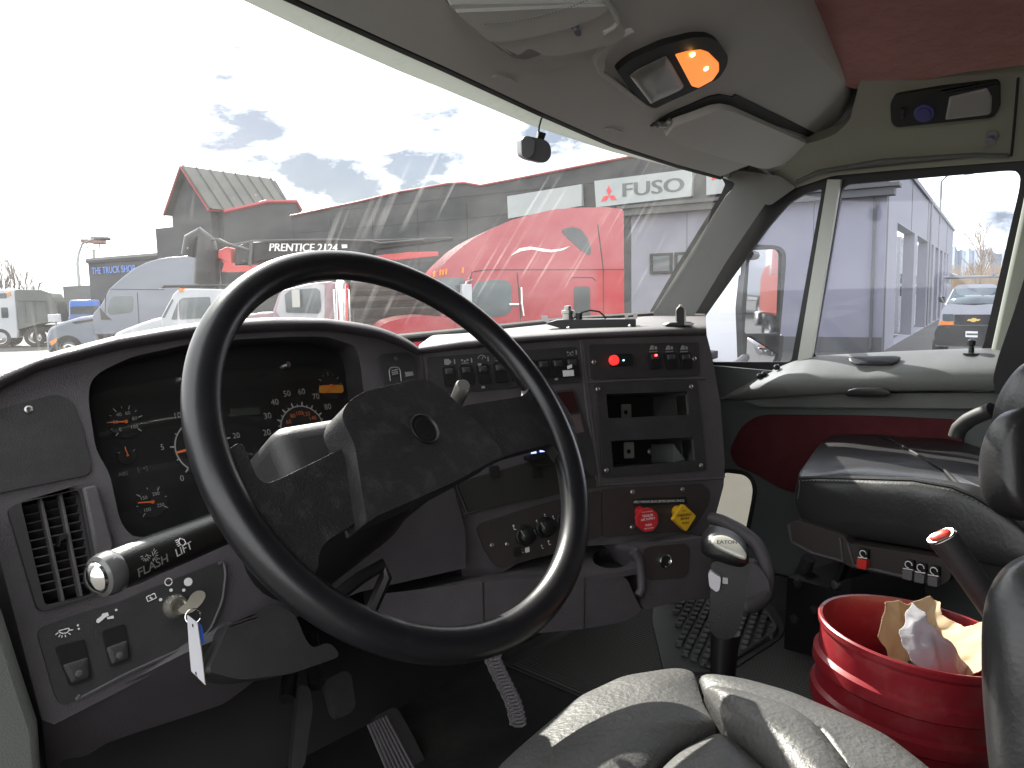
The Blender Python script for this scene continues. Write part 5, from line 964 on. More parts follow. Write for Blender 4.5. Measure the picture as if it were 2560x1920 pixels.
brake('trailer_supply_knob', (1617, 1299), (1597, 1277), mat('red_knob', (.55, .025, .03), .35), 8, 27, 22.5, (('TRAILER', .32, .28), ('AIR SUPPLY', .05, .26), ('PUSH', -.42, .24), ('PULL TO EXHAUST', .64, .12), ('PUSH TO SUPPLY', -.68, .12)), m_white)
brake('parking_brake_knob', (1709, 1294), (1690, 1277), mat('yellow_knob', (.70, .40, .02), .35), 4, 29, 90, (('PARKING', .2, .30), ('BRAKE', -.05, .26), ('PUSH', -.38, .24), ('PULL', .5, .14)), m_black)
# lower console with cup holder and power socket
lc_ = pp('lower_console', [(940, 1486), (1207, 1455), (1340, 1447), (1462, 1441), (1535, 1434), (1568, 1446), (1586, 1490), (1606, 1528), (1560, 1555), (1460, 1572), (1355, 1582), (1200, 1602), (960, 1625)], P3, -.12, 0, m_dash, da_, r=.01, bevel=.006, seg=3)
for s in ([(1207, 1456), (1210, 1600)], [(1461, 1443), (1459, 1571)]): mb = MB(); mb.tube([P3.hit(*q, h=.0005) for q in s], .0016, 5); obj('panel_gap', mb, m_seam, lc_)
rbk = pp('socket_console', [(1606, 1528), (1612, 1480), (1604, 1410), (1588, 1372), (1660, 1356), (1770, 1342), (1800, 1350), (1812, 1420), (1800, 1495), (1720, 1500), (1640, 1517)], P3, -.14, 0, m_dash, da_, r=.012, bevel=.008, seg=3)
pp('socket_inset', z(8, (1400, 650), (1440, 625), (1690, 600), (1725, 640), (1715, 810), (1680, 845), (1440, 860), (1405, 820)), P3, -.002, .002, m_brownp, rbk, r=.01, bevel=.001)
mb = MB(); mb.lathe([(.0125, 0), (.0125, .004), (.0105, .005), (.0095, .004), (.0095, -.02), (.0005, -.02)], P3.hit(1662, 1402, h=.002), P3.n, 24); obj('power_socket', mb, m_chrome, rbk)
mb = MB(); mb.lathe([(.0094, 0), (.0005, .0005)], P3.hit(1662, 1402, h=.003), P3.n, 20); obj('socket_hole', mb, m_void, rbk)
zsh = P3.hit(1460, 1442).z; PZs = Pl(V((0, 0, zsh)), (0, 0, 1), (0, 1, 0))
cup = [(1478, 1392), (1495, 1376), (1530, 1370), (1562, 1380), (1575, 1400), (1560, 1418), (1520, 1422), (1488, 1412)]
mb = MB(); hole = PZs.poly(cup, .02); mb.prism(PZs.poly([(1100, 1470), (1207, 1450), (1460, 1438), (1535, 1432), (1600, 1420), (1600, 1350), (1462, 1350), (1250, 1420)]), PZs, -.01, 0, holes=[hole]); sh_ = obj('shelf', mb, m_dash, da_)
mb = MB(); mb.grid([[PZs.w(*q, 0) for q in hole], [PZs.w(*q, -.022) for q in hole]], cu=True); mb.add([PZs.w(*q, -.02) for q in hole], [tuple(range(len(hole)))]); obj('cup_holder', mb, m_void, sh_)
mb = MB(); mb.tube([P3.hit(*q, h=.004) for q in z(8, (1335, 660), (1375, 720), (1390, 820), (1395, 920), (1370, 965))], .008, 10); obj('holder_rim', mb, m_dash, sh_)
# passenger side grab handle and knee panel
gh = thing('grab_handle', at(1900, 1450, 1.45), 'blue grey moulded grab handle curving behind the gear lever', 'handle')
mb = MB(); mb.tube(resamp([at(*q, d) for q, d in (((1740, 1290), 1.5), ((1800, 1300), 1.47), ((1850, 1325), 1.44), ((1892, 1358), 1.42), ((1914, 1400), 1.4), ((1922, 1445), 1.38), ((1915, 1490), 1.36), ((1890, 1515), 1.34), ((1850, 1520), 1.33))], 24), .013, 12); obj('loop', mb, m_dash, gh, sub=1)
PKN = Pl(at(1890, 1450, 1.36), -V((ray(1890, 1450).x, ray(1890, 1450).y, -.2)))
pp('knee_pad', z('r2', (380, 420), (440, 345), (500, 360), (560, 430), (582, 500), (570, 600), (510, 642), (390, 655), (300, 640)), PKN, -.08, 0, m_dash, gh, r=.01, bevel=.012, seg=3)
# ================================================================== STEERING WHEEL AND COLUMN
az, el = R_(1.317), R_(35.0)
NW = V((math.sin(az)*math.cos(el), -math.cos(az)*math.cos(el), math.sin(el))); WC = at(1037.9, 1084.1, .8517)
PWH = Pl(WC, NW)
sw = thing('steering_wheel', WC, 'large black two spoke steering wheel with worn centre pad', 'steering wheel')
mb = MB(); mb.tube([PWH.w(.235*math.cos(2*math.pi*k/120), .235*math.sin(2*math.pi*k/120)) for k in range(120)], .0178, 24, closed=True); obj('rim', mb, m_rim, sw)
def spoke(px, r): mb = MB(); mb.prism(PWH.poly(px, r, 8), PWH, -.012, .004); obj('spoke', mb, m_pad, sw, bevel=.007, seg=5)
spoke([(890, 1104), (878, 1112), (780, 1160), (700, 1200), (660, 1215), (636, 1195), (600, 1100), (545, 1150), (610, 1340), (720, 1470), (790, 1440), (792, 1385), (812, 1356), (904, 1300), (960, 1285)], [0, .004, .03, .02, .012, .014, .03, .01, .02, .01, .012, .02, .02, .01, 0])
spoke([(1100, 1040), (1159, 1017), (1300, 995), (1318, 980), (1316, 955), (1330, 905), (1430, 1050), (1450, 1180), (1400, 1150), (1376, 1112), (1264, 1140), (1120, 1215)], [0, .01, .01, .012, .008, .008, .02, .01, .012, .012, .02, 0])
PPD = Pl(PWH.w(0, 0, .026), NW)
padp = [(852, 1043), (866, 1008), (905, 980), (1019, 952), (1057, 947), (1085, 956), (1107, 973), (1199, 1058), (1264, 1134), (1135, 1205), (1000, 1265), (939, 1291), (918, 1309), (905, 1230), (887, 1110)]
pd = pp('horn_pad', padp, PPD, -.042, 0, m_pad, sw, r=.012, bevel=.010, seg=6)
ec = PPD.uv(1061, 1073); mb = MB(); mb.lathe([(.0185, -.001), (.0185, .0012), (.0172, .0020), (.016, .0005), (.0155, -.0004), (.004, .0002), (.0005, .0003)], PPD.w(*ec, .0005), NW, 40); em = obj('emblem', mb, m_black, pd)
mb = MB(); gring(PPD, ec, .0125, 0, 360, .0008, mb, .0013); obj('emblem_relief', mb, m_dash2, em)
colm = thing('steering_column', PWH.w(0, 0, -.15), 'black steering column shroud carrying the light stalk and trailer brake lever', 'steering column')
mb = MB(); mb.lathe([(.05, -.03), (.06, -.05), (.065, -.09), (.075, -.15), (.075, -.32), (.06, -.45)], PWH.w(0, 0, 0), NW, 28); obj('column_tube', mb, m_black, colm)
ax_u = PWH.u; ax_v = PWH.v
mb = MB(); mb.box(PWH.w(-.01, .015, -.16), (.20, .13, .15), (ax_u, ax_v, NW)); obj('shroud', mb, m_dash2, colm, bevel=.025, seg=5)
pp('lower_cover', z(3, (1780, 560), (1820, 500), (2200, 350), (2330, 420), (2420, 640), (2480, 700), (2600, 640), (2700, 760), (2300, 900), (1900, 950), (1640, 880), (1700, 760)), Pl(at(640, 1600, .93), (0, -.85, .4)), -.06, 0, m_dash2, colm, r=.012, bevel=.012, seg=4)
stA, stB = at(258, 1438, .70), at(560, 1318, .83)
ax = (stB-stA).normalized()
mb = MB(); mb.tube([stA+ax*.012, stA+ax*.03, stA.lerp(stB, .5), stB, stB+ax*.12], [.0195, .0205, .020, .019, .018], 24); stk = obj('light_stalk', mb, m_black2 if 'm_black2' in globals() else mat('stalk_black', (.014, .0135, .013), .33, bump=.2, bs=600), colm)
mb = MB(); mb.lathe([(.0185, .014), (.0205, .010), (.0205, .002), (.019, -.004), (.0155, -.006), (.015, -.0055)], stA, ax, 28); kn = obj('stalk_knob', mb, mat('smoked_knob', (.10, .10, .10), .25, coat=.4), stk)
mb = MB(); mb.lathe([(.0152, -.004), (.0145, -.009), (.010, -.013), (.004, -.0145), (.0005, -.015)], stA, ax, 24); obj('knob_lens', mb, m_chrome, kn)
tocam = (CAM-stA); tocam = (tocam-ax*tocam.dot(ax)).normalized(); PST = Pl(stA.lerp(stB, .3)+tocam*.0203, tocam, ax.cross(tocam)*-1)
if PST.u.dot(RT) < 0: PST = Pl(PST.o, PST.n, -PST.v)
def wrap(px, dz=.0006):          # nearest point of the stalk's skin facing the camera
    r = ray(*px); best = None
    for i in range(400):
        p = CAM+r*(.5+i*.001); t = (p-stA).dot(ax); dd = (p-stA-ax*t).length
        if dd <= .0205+dz: return p
    return CAM+r*.75
mb = MB()
def wline(pts, w=.0005):
    q = [wrap(p) for p in z(2, *pts)]; mb.tube(q, w, 4) if len(q) > 1 else None
wline([(1420, 935), (1455, 945), (1468, 970), (1450, 990), (1425, 985), (1412, 960), (1420, 935)])
for k in range(4): wline([(1385+k*7, 955+k*14), (1408+k*5, 945+k*14)])
def wtext(s, c, size, ang):
    c = wrap(z(2, c)[0], .0012); n = (c-stA); n = (n-ax*n.dot(ax)).normalized(); p = Pl(c, n, ax.cross(n)); p = p if p.u.dot(RT) > 0 else Pl(c, n, -p.v); text(mb, s, p, (0, 0), size, ang, .0006, bold=.01)
wtext('LIFT', (1450, 1022), .0115, 6); obj('lettering', mb, m_white, stk)
mb = MB(); wtext('FLASH', (1208, 1150), .0125, 6)
for cx in (1150, 1205):
    for k in range(7): a = R_(200+k*25 if cx < 1180 else -20+k*25-60); wline([(cx+22*math.cos(a), 1065-30*math.sin(a)), (cx+45*math.cos(a), 1065-52*math.sin(a))], .0004)
wline([(1150, 1080), (1160, 1060), (1170, 1078)], .0004); wline([(1200, 1040), (1212, 1075), (1222, 1045)], .0004); obj('lettering', mb, m_dim, stk)
mb = MB(); a, b = at(1128, 1035, 1.0), at(1157, 966, .95); mb.tube([a, a.lerp(b, .6), b, b+(b-a).normalized()*.004], [.008, .0095, .0098, .008], 18); obj('trailer_brake_lever', mb, mat('satin_grey_lever', (.30, .29, .27), .35, metal=.6), colm)
mb = MB(); mb.tube([at(*q, d) for q, d in (((830, 1500), .85), ((900, 1445), .88), ((955, 1413), .9), ((965, 1440), .9), ((930, 1520), .9))], .008, 8); obj('tilt_lever', mb, m_black, colm)
# ---- ignition key with tag
ky = thing('key_set', P1.hit(437, 1514, h=.02), 'ignition key in its barrel with split ring, white tag and blue tag', 'keys')
kc = P1.hit(437, 1514, h=.012)
PKY = Pl(P1.hit(470, 1505, h=.035), (-.35, -.8, .45))
pp('key', z(3, (1395, 400), (1480, 330), (1510, 270), (1560, 240), (1610, 245), (1628, 280), (1600, 340), (1520, 415), (1450, 430)), PKY, -.0012, .0012, mat('key_nickel', (.20, .185, .15), .4, metal=.8, var=.25, vs=60), ky, r=.004, bevel=.0006)
rc = PKY.uv(483, 1541); mb = MB(); mb.tube([PKY.w(rc[0]+.0085*math.cos(t*math.pi/12), rc[1]+.0085*math.sin(t*math.pi/12), .002) for t in range(24)], .0008, 6, closed=True); obj('split_ring', mb, m_chrome, ky)
PTG = Pl(P1.hit(485, 1600, h=.04), (-.30, -.92, .1))
tg = z(3, (1478, 432), (1558, 492), (1590, 720), (1620, 985), (1510, 878), (1490, 640))
pp('white_tag', tg, PTG, -.0015, .0012, mat('white_tag_plastic', (.80, .80, .84), .4, var=.03), ky, r=.002, bevel=.0004)
pp('tag_back', [(x+3, y+4) for x, y in tg], PTG, -.0035, -.0018, mat('cream_card', (.62, .56, .36), .7), ky, r=.002)
pp('tag_hole', z(3, (1515, 500), (1525, 505), (1528, 530), (1517, 526)), PTG, .001, .0016, m_void, ky); pp('tag_hole', z(3, (1540, 878), (1550, 885), (1553, 908), (1543, 900)), PTG, .001, .0016, m_void, ky)
pp('blue_tag', z(3, (1555, 480), (1595, 520), (1618, 650), (1585, 665), (1562, 560)), PTG.off(-.006), -.0015, .001, mat('blue_tag_plastic', (.02, .12, .60), .4), ky, r=.002)
# ================================================================== PEDALS, CORD, FLOOR
PTO = Pl(rel(.8, 1.03, -.62), (0, -.80, .60))
pdl = thing('accelerator_pedal', PTO.hit(960, 1860), 'ribbed accelerator pedal, the rightmost of the pedals', 'pedal')
pq = z(6, (985, 1300), (1010, 1270), (1135, 1208), (1170, 1225), (1290, 1440), (1440, 1750), (1180, 1800), (1080, 1560)); pp('pad', pq, PTO, .02, .035, m_dash2, pdl, r=.006, bevel=.002)
mb = MB()
for k in range(7):
    t = k/6; a = V((1012, 1300)).lerp(V((1150, 1230)), t); b = V((1215, 1780)).lerp(V((1420, 1740)), t); mb.tube([PTO.hit(*z(6, tuple(a))[0], h=.036), PTO.hit(*z(6, tuple(b))[0], h=.036)], .0028, 6)
obj('rib', mb, m_dash, pdl)
for nm, q, arm, lab in (('brake_pedal', [(530, 1050), (690, 970), (740, 1000), (772, 1245), (735, 1300), (640, 1340), (600, 1300)], [(600, 1000), (560, 600)], 'plain brake pedal pad hanging left of the ribbed accelerator'),
                        ('clutch_pedal', [(275, 1640), (320, 1250), (330, 1080), (420, 1100), (440, 1270), (400, 1500), (370, 1720), (270, 1760)], [(370, 1100), (420, 700)], 'narrow worn pedal arm at the left of the pedals')):
    t = thing(nm, PTO.hit(*z(6, q[0])[0]), lab, 'pedal'); pp('pad', z(6, *q), PTO, .05, .065, m_dash2, t, r=.01, bevel=.004); mb = MB(); mb.tube([PTO.hit(*z(6, arm[0])[0], h=.05), PTO.hit(*z(6, arm[1])[0], h=.02)], .012, 8); obj('arm', mb, m_black, t)
cdp = resamp([at(*q, .95) for q in z(6, (1990, 700), (2000, 790), (2040, 880), (2080, 960), (2130, 1060), (2170, 1150), (2200, 1300))], 160); mb = MB()
mb.tube([p+RT*.010*math.cos(i*.85)+UP*.006*math.sin(i*.85) for i, p in enumerate(cdp)], .0020, 6); tag(obj('coiled_cord', mb, m_dash), 'thin black coiled cord hanging under the steering wheel', 'cord')
# floor mats
PFL = Pl(rel(0, 0, FZ+.002), (0, 0, 1), (0, 1, 0))
matp = [(1680, 1478), (1700, 1490), (1860, 1500), (1918, 1543), (1942, 1582), (1934, 1598), (1830, 1664), (1800, 1672), (1765, 1678), (1700, 1650), (1690, 1560)]
fm = thing('floor_mat', PFL.hit(1800, 1600), 'black rubber floor mat with raised square studs and wide border', 'floor mat')
m_mat = mat('mat_rubber', (.035, .036, .035), .5, var=.2, vs=20)
bq = [(1640, 1460), (1700, 1470), (1870, 1480), (1940, 1530), (1962, 1580), (1950, 1604), (1830, 1682), (1770, 1690), (1660, 1690), (1630, 1560)]
pp('mat_base', bq, PFL, .0, .008, m_mat, fm, r=.02, bevel=.002)
inn = PFL.poly(matp, .0)
def inside(p, poly):
    c = False
    for i in range(len(poly)):
        a, b = poly[i-1], poly[i]
        if (a[1] > p[1]) != (b[1] > p[1]) and p[0] < (b[0]-a[0])*(p[1]-a[1])/(b[1]-a[1])+a[0]: c = not c
    return c
mb = MB(); cu_ = sum(q[0] for q in inn)/len(inn); cv_ = sum(q[1] for q in inn)/len(inn); ca, sa = math.cos(R_(18)), math.sin(R_(18))
for i in range(-22, 23):
    for j in range(-22, 23):
        a, b = (i+.5*(j % 2))*.026, j*.021; p = (cu_+a*ca-b*sa, cv_+a*sa+b*ca)
        if inside(p, inn): mb.box(PFL.w(*p, .011), (.017, .014, .009), (PFL.u*ca+PFL.v*sa, PFL.v*ca-PFL.u*sa, PFL.n))
mbd = obj('studs', mb, mat('stud_rubber', (.075, .078, .075), .45, var=.2), fm, bevel=.002)
mb = MB(); mb.tube([PFL.w(*q, .010) for q in PFL.poly([(1700, 1490), (1860, 1500), (1918, 1543), (1942, 1582), (1934, 1598), (1800, 1680), (1765, 1678)], .015)], .006, 8); obj('border_rib', mb, m_mat, fm)
rm = thing('ribbed_mat', PFL.hit(1980, 1700), 'fine ribbed black floor covering between the seats', 'floor mat')
mb = MB(); mb.prism([(1.05, -.4), (1.05, 1.02), (1.86, 1.02), (1.86, -.4)], Pl(rel(0, 0, FZ+.001), (0, 0, 1), (0, 1, 0)), -.001, .002); obj('base', mb, m_mat, rm)
mb = MB()
for k in range(95): x = 1.06+k*.0084; mb.add([rel(x-.0026, -.4, FZ+.0031), rel(x-.0012, -.4, FZ+.0055), rel(x+.0012, -.4, FZ+.0055), rel(x+.0026, -.4, FZ+.0031), rel(x-.0026, 1.0, FZ+.0031), rel(x-.0012, 1.0, FZ+.0055), rel(x+.0012, 1.0, FZ+.0055), rel(x+.0026, 1.0, FZ+.0031)], [(0, 1, 5, 4), (1, 2, 6, 5), (2, 3, 7, 6)])
obj('rib', mb, mat('rib_rubber', (.06, .06, .058), .5), rm)
# ================================================================== SEATS
PS1 = Pl(rel(.5, .3, -.44), (0.02, .03, 1), (0, 1, 0))
ds = thing('driver_seat', rel(.55, .1, -.5), 'worn grey leather driver seat cushion below the steering wheel', 'seat')
def cush(name, px, h, H, m=m_leather2, pl=PS1, drop=.05, par=None, r=.012, wr=.004, sub=1, seed=0, k=5):
    q = pl.poly(px, r, k); ln = sum((V(q[i])-V(q[i-1])).length for i in range(len(q))); q = [tuple(x) for x in resamp([V((a, b, 0)) for a, b in q+[q[0]]], 72)[:-1]]
    mb = MB(); mb.pillow([(a[0], a[1]) for a in q], pl, h, H, drop, wr=wr, seed=seed, rings=(1, .985, .95, .88, .78, .66, .5, .34, .18)); return obj(name, mb, m, par or ds, sub=sub)
cush('front_panel', [(1215, 1960), (1255, 1915), (1330, 1848), (1450, 1747), (1560, 1697), (1690, 1675), (1738, 1680), (1748, 1725), (1768, 1780), (1800, 1826), (1700, 1872), (1640, 1925), (1590, 2010), (1300, 2250)], 0, .02, drop=.09, seed=1)
cush('centre_panel', [(1645, 1935), (1702, 1880), (1805, 1833), (1850, 1870), (1910, 1925), (1990, 2010), (2000, 2300), (1500, 2300)], -.002, .022, seed=2)
cush('inner_bolster', [(1750, 1737), (1840, 1752), (1975, 1800), (2060, 1870), (2130, 1960), (2200, 2100), (2300, 2350), (1990, 2020), (1915, 1918), (1845, 1860), (1802, 1820), (1772, 1776)], .006, .028, seed=3)
cush('outer_bolster', [(1740, 1681), (1850, 1697), (1960, 1728), (2100, 1786), (2230, 1850), (2340, 1935), (2500, 2100), (2350, 2260), (2180, 2080), (2050, 1880), (1960, 1806), (1845, 1756), (1760, 1745)], -.004, .022, drop=.10, seed=4)
mb = MB(); mb.box(PS1.w(.06, -.10, -.13), (.50, .5, .14), (PS1.u, PS1.v, PS1.n)); obj('seat_base', mb, m_black, ds, bevel=.03, seg=3)
PAR = Pl(at(2530, 1720, .66), -V((ray(2500, 1700).x, ray(2500, 1700).y*1.0, -.25)))
cush('armrest', [(2450, 1560), (2468, 1480), (2520, 1418), (2600, 1390), (2760, 1390), (2760, 2100), (2490, 2100), (2464, 1900), (2450, 1720)], -.03, .045, m=m_leather, pl=PAR, drop=.06, r=.02, wr=.002, sub=2, seed=5)
# passenger seat
PS2 = Pl(rel(1.5, .4, -.365), (-.04, .02, 1), (0, 1, 0))
ps = thing('passenger_seat', rel(1.55, .3, -.7), 'black leather passenger seat with stitched cushion, partly sunlit', 'seat')
cush('cushion', [(1990, 1192), (2040, 1120), (2070, 1092), (2140, 1086), (2260, 1083), (2360, 1084), (2440, 1120), (2640, 1200), (2640, 1330), (2480, 1262), (2400, 1228), (2280, 1208), (2120, 1204), (2000, 1204)], .0, .018, m=m_leather, pl=PS2, drop=.03, par=ps, r=.012, sub=2)
PSD = Pl(PS2.hit(2000, 1204), (-1, .18, .02))
cush('side_bolster', [(1980, 1200), (2010, 1196), (2120, 1200), (2280, 1206), (2400, 1224), (2470, 1258), (2540, 1310), (2640, 1420), (2600, 1440), (2480, 1420), (2330, 1380), (2120, 1345), (2000, 1310), (1976, 1265)], -.012, .018, m=m_leather, pl=PSD, drop=.05, par=ps, r=.012, wr=.002, sub=2)
mb = MB(); mb.tube([PSD.hit(*q, h=.0045) for q in z('r1', (775, 1272), (900, 1270), (1180, 1275), (1500, 1285), (1750, 1330), (1900, 1390), (2010, 1460))], .0035, 6); obj('piping', mb, m_leather, ps)
mb = MB(); st_ = resamp([PSD.hit(*q, h=.0085) for q in z('r1', (785, 1290), (900, 1288), (1180, 1293), (1500, 1305), (1740, 1350), (1890, 1412), (2000, 1485))], 90)
for i in range(0, 88, 2): mb.tube([st_[i], st_[i+1]], .0007, 4)
st_ = resamp([PSD.hit(*q, h=.008) for q in z('r1', (768, 1290), (766, 1350), (752, 1420))], 18)
for i in range(0, 16, 2): mb.tube([st_[i], st_[i+1]], .0007, 4)
obj('stitching', mb, mat('grey_thread', (.2, .2, .19), .7), ps)
mb = MB(); mb.tube([PS2.hit(*q, h=.019) for q in z('r1', (1290, 995), (1400, 1050), (1560, 1140), (1700, 1220), (1800, 1320))], .003, 6); obj('seam', mb, m_leather, ps)
PTR = PSD.off(.012)
pp('suspension_trim', z('r2', (690, 85), (760, 68), (900, 110), (1060, 165), (1080, 215), (1400, 262), (1700, 312), (1742, 400), (1735, 455), (1650, 492), (1440, 442), (1110, 372), (1040, 338), (850, 288), (730, 225)), PTR, -.05, .0, m_brownp, ps, r=.008, bevel=.004)
mb = MB(); mb.tube([PTR.hit(*q, h=.001) for q in z('r2', (700, 95), (720, 205), (850, 275), (1050, 330), (1030, 180))], .003, 6); mb.tube([PTR.hit(*q, h=.001) for q in z('r2', (1080, 215), (1120, 355), (1440, 428), (1650, 480))], .003, 6); obj('trim_ridge', mb, m_dash, ps)
for (x, y, c) in ((1190, 335, 1), (1483, 405, 0), (1560, 425, 0), (1645, 445, 0)):
    q = z('r2', (x-30, y-30), (x+32, y-18), (x+28, y+40), (x-32, y+28)); o = pp('valve_tab', q, PTR, -.001, .012, mat('red_tab', (.6, .04, .03), .35) if c else mat('grey_tab', (.13, .12, .12), .45), ps, r=.002, bevel=.001)
    q = z('r2', (x-22, y-95), (x+34, y-82), (x+32, y-20), (x-28, y-34)); k_ = pp('tab_cap', q, PTR, -.001, .008, m_black, o, r=.002, bevel=.001)
    cc = PTR.uv(*z('r2', (x+3, y-60))[0]); mb = MB(); mb.tube([PTR.w(cc[0]+.006*math.cos(t*.6), cc[1]+.006*math.sin(t*.6), .009) for t in range(9)], .0009, 4); mb.tube([PTR.w(cc[0]-.009, cc[1]-.009, .009), PTR.w(cc[0]+.008, cc[1]-.007, .009)], .001, 4); obj('tab_icon', mb, m_white, k_)
PPE = Pl(PSD.hit(1990, 1450)+PSD.n*.0, (-1, .25, .0))
pb_ = pp('pedestal', z('r2', (690, 430), (960, 505), (1010, 470), (1100, 440), (1110, 1000), (930, 965), (668, 892)), PPE, -.25, -.0, m_black, ps, r=.003, bevel=.004)
mb = MB(); a, b = PPE.hit(*z('r2', (770, 440))[0], h=-.05), PPE.hit(*z('r2', (830, 310))[0], h=-.05); mb.tube([a, b], .014, 14); obj('damper', mb, m_seam, ps)
pp('bracket', z('r2', (905, 470), (950, 350), (990, 345), (940, 485)), PPE, -.06, -.04, m_black, ps)
for q in ((760, 470), (740, 700), (870, 640), (1005, 480)): mb = MB(); mb.lathe([(.009, 0), (.009, .004), (.007, .007), (.0005, .0075)], PPE.hit(*z('r2', q)[0]), PPE.n, 12); obj('bolt', mb, m_seam if q[0] < 1000 else m_steel, pb_)
PBK = Pl(at(2530, 1050, 1.2), (-.75, .45, .1))
cush('backrest', z('r1', (2300, 480), (2190, 515), (2100, 620), (2025, 760), (1998, 900), (2005, 1010), (2080, 1200), (2200, 1330), (2450, 1400), (2450, 480)), -.02, .05, m=m_leather, pl=PBK, drop=.05, par=ps, r=.03, wr=.001, sub=2)
cush('back_bolster', z('r1', (2400, 800), (2212, 850), (2150, 930), (2105, 1060), (2085, 1200), (2095, 1380), (2140, 1490), (2240, 1550), (2450, 1560)), .03, .05, m=m_leather, pl=PBK, drop=.06, par=ps, r=.03, wr=.001, sub=2)
mb = MB(); mb.tube(resamp([PBK.hit(*q, h=-.03) for q in z('r1', (1775, 1010), (1790, 960), (1850, 905), (1920, 870), (2010, 835))], 12), .013, 10); obj('armrest_loop', mb, m_rubber, ps)
# park / tilt lever with red button
lv = thing('red_button_lever', at(2480, 1560, .95), 'black slanted lever with a red push button in its tip', 'lever')
la, lb = at(2520, 1570, .93), at(2352, 1335, .95); dl = (lb-la).normalized()
mb = MB(); mb.tube([la-dl*.1, la, la.lerp(lb, .5), lb-dl*.005], [.017, .017, .0165, .0175], 18); obj('grip', mb, m_dash2, lv)
PLV = Pl(lb, (dl+(CAM-lb).normalized()*.55).normalized()); mb = MB(); q = PLV.poly(z('r2', (1588, 195), (1620, 160), (1720, 118), (1762, 120), (1768, 150), (1740, 180), (1640, 218), (1600, 218)), .006); mb.prism(q, PLV, -.02, .002); tp_ = obj('tip', mb, m_steel, lv, bevel=.003)
mb = MB(); cc = V((sum(p[0] for p in q)/len(q), sum(p[1] for p in q)/len(q))); mb.pillow([tuple(cc+(V(p)-cc)*.78) for p in q], PLV, .002, .004, .002); obj('button', mb, mat('red_button_plastic', (.6, .05, .03), .35), lv)
# ================================================================== GEAR LEVER
gl = thing('gear_lever', at(1815, 1690, 1.12), 'black pistol grip gear lever with silver EATON badge and grey thumb button', 'gear lever')
PGL = Pl(at(1810, 1480, 1.08), -V((ray(1810, 1480).x, ray(1810, 1480).y, -.12)))
m_knob = mat('knob_black', (.010, .010, .010), .42, bump=.4, bs=600)
pp('grip', z('r2', (200, 330), (440, 330), (450, 360), (430, 520), (400, 700), (375, 780), (330, 835), (240, 830), (185, 770), (195, 500)), PGL, -.05, 0, m_knob, gl, r=.008, bevel=.013, seg=5)
kh = cush('head', z('r2', (128, 250), (132, 200), (165, 160), (220, 145), (300, 165), (370, 200), (430, 260), (450, 310), (445, 355), (400, 375), (320, 360), (240, 330), (170, 305), (135, 280)), -.01, .03, m=m_knob, pl=PGL, drop=.05, par=gl, r=.01, wr=.0, sub=2)
PBG = Pl(PGL.hit(1820, 1370, h=.022), (PGL.n*.75+V((0, 0, .75))).normalized())
q = PBG.poly(z('r2', (196, 210), (215, 172), (270, 165), (330, 185), (390, 230), (430, 290), (425, 320), (390, 312), (300, 275), (230, 240)), .01)
mb = MB(); mb.pillow(q, PBG, .002, .003, .004); bg_ = obj('badge', mb, mat('satin_silver', (.52, .51, .45), .38, metal=.15), kh)
mb = MB(); text(mb, 'EATON', PBG, PBG.uv(*z('r2', (302, 222))[0]), .0082, 4, .0064, bold=.03); obj('lettering', mb, m_signgrey, bg_)
pp('thumb_button', z('r2', (182, 400), (200, 378), (225, 400), (262, 420), (262, 440), (255, 500), (235, 515), (190, 480)), PGL, -.002, .012, mat('grey_button', (.52, .50, .53), .4), gl, r=.003, bevel=.003)
pp('side_button', z('r2', (275, 430), (308, 435), (308, 472), (272, 468)), PGL, -.001, .004, mat('grey_button', (.40, .40, .42), .4), gl, r=.001)
mb = MB(); mb.tube([PGL.hit(*z('r2', (290, 790))[0], h=-.03), PGL.hit(*z('r2', (275, 1060))[0], h=-.03), PGL.hit(*z('r2', (270, 1300))[0], h=-.03)], [.021, .018, .016], 14); obj('stem', mb, m_black, gl)
# ================================================================== BUCKET AND PAPER
bc = at(2296, 1577, .97); BAX = (V((0, 0, 1))*math.cos(R_(6))+RT*math.sin(R_(6))).normalized(); H_ = (bc.z-(CAM.z+FZ))/BAX.z - .014; bb = bc-BAX*H_
bk = thing('bucket', bb, 'red plastic bucket with two raised bands standing between the seats', 'bucket')
m_buck = mat('red_bucket_plastic', (.23, .013, .020), .34, var=.2, vs=14, bump=.1, bs=60, coat=.1, dirt=(.34, .11, .10), dirt_s=26, dirt_amt=.35)
R0 = .1165; pr = [(R0*.84, 0), (R0*.85, .005), (R0*.965, H_-.118), (R0*.965, H_-.108), (R0*1.02, H_-.104), (R0*1.02, H_-.090), (R0*.972, H_-.086), (R0*.975, H_-.064), (R0*1.03, H_-.060), (R0*1.03, H_-.046), (R0*.98, H_-.042), (R0*.99, H_-.014), (R0*1.018, H_-.009), (R0*1.026, H_-.002), (R0*1.01, H_), (R0*.98, H_-.001), (R0*.965, H_-.012), (R0*.94, H_-.05), (R0*.80, .01), (.0005, .01)]
mb = MB(); mb.lathe(pr, bb, BAX, 64); obj('pail', mb, m_buck, bk, ang=24)
mb = MB(); random.seed(5)
for i in range(14): a = random.uniform(0, 6.28); r = random.uniform(0, .06); mb.box(V((bc.x+r*math.cos(a), bc.y+r*math.sin(a), bc.z-.10+random.uniform(-.02, .02))), (.05, .03, .03), (V((math.cos(a), math.sin(a), .3)).normalized(), V((-math.sin(a), math.cos(a), 0)), V((0, 0, 1))))
tag(obj('rubbish', mb, mat('dark_rubbish', (.06, .055, .05), .8, var=.5), bevel=.006), 'dark crumpled rubbish lying in the bottom of the red bucket', 'rubbish')
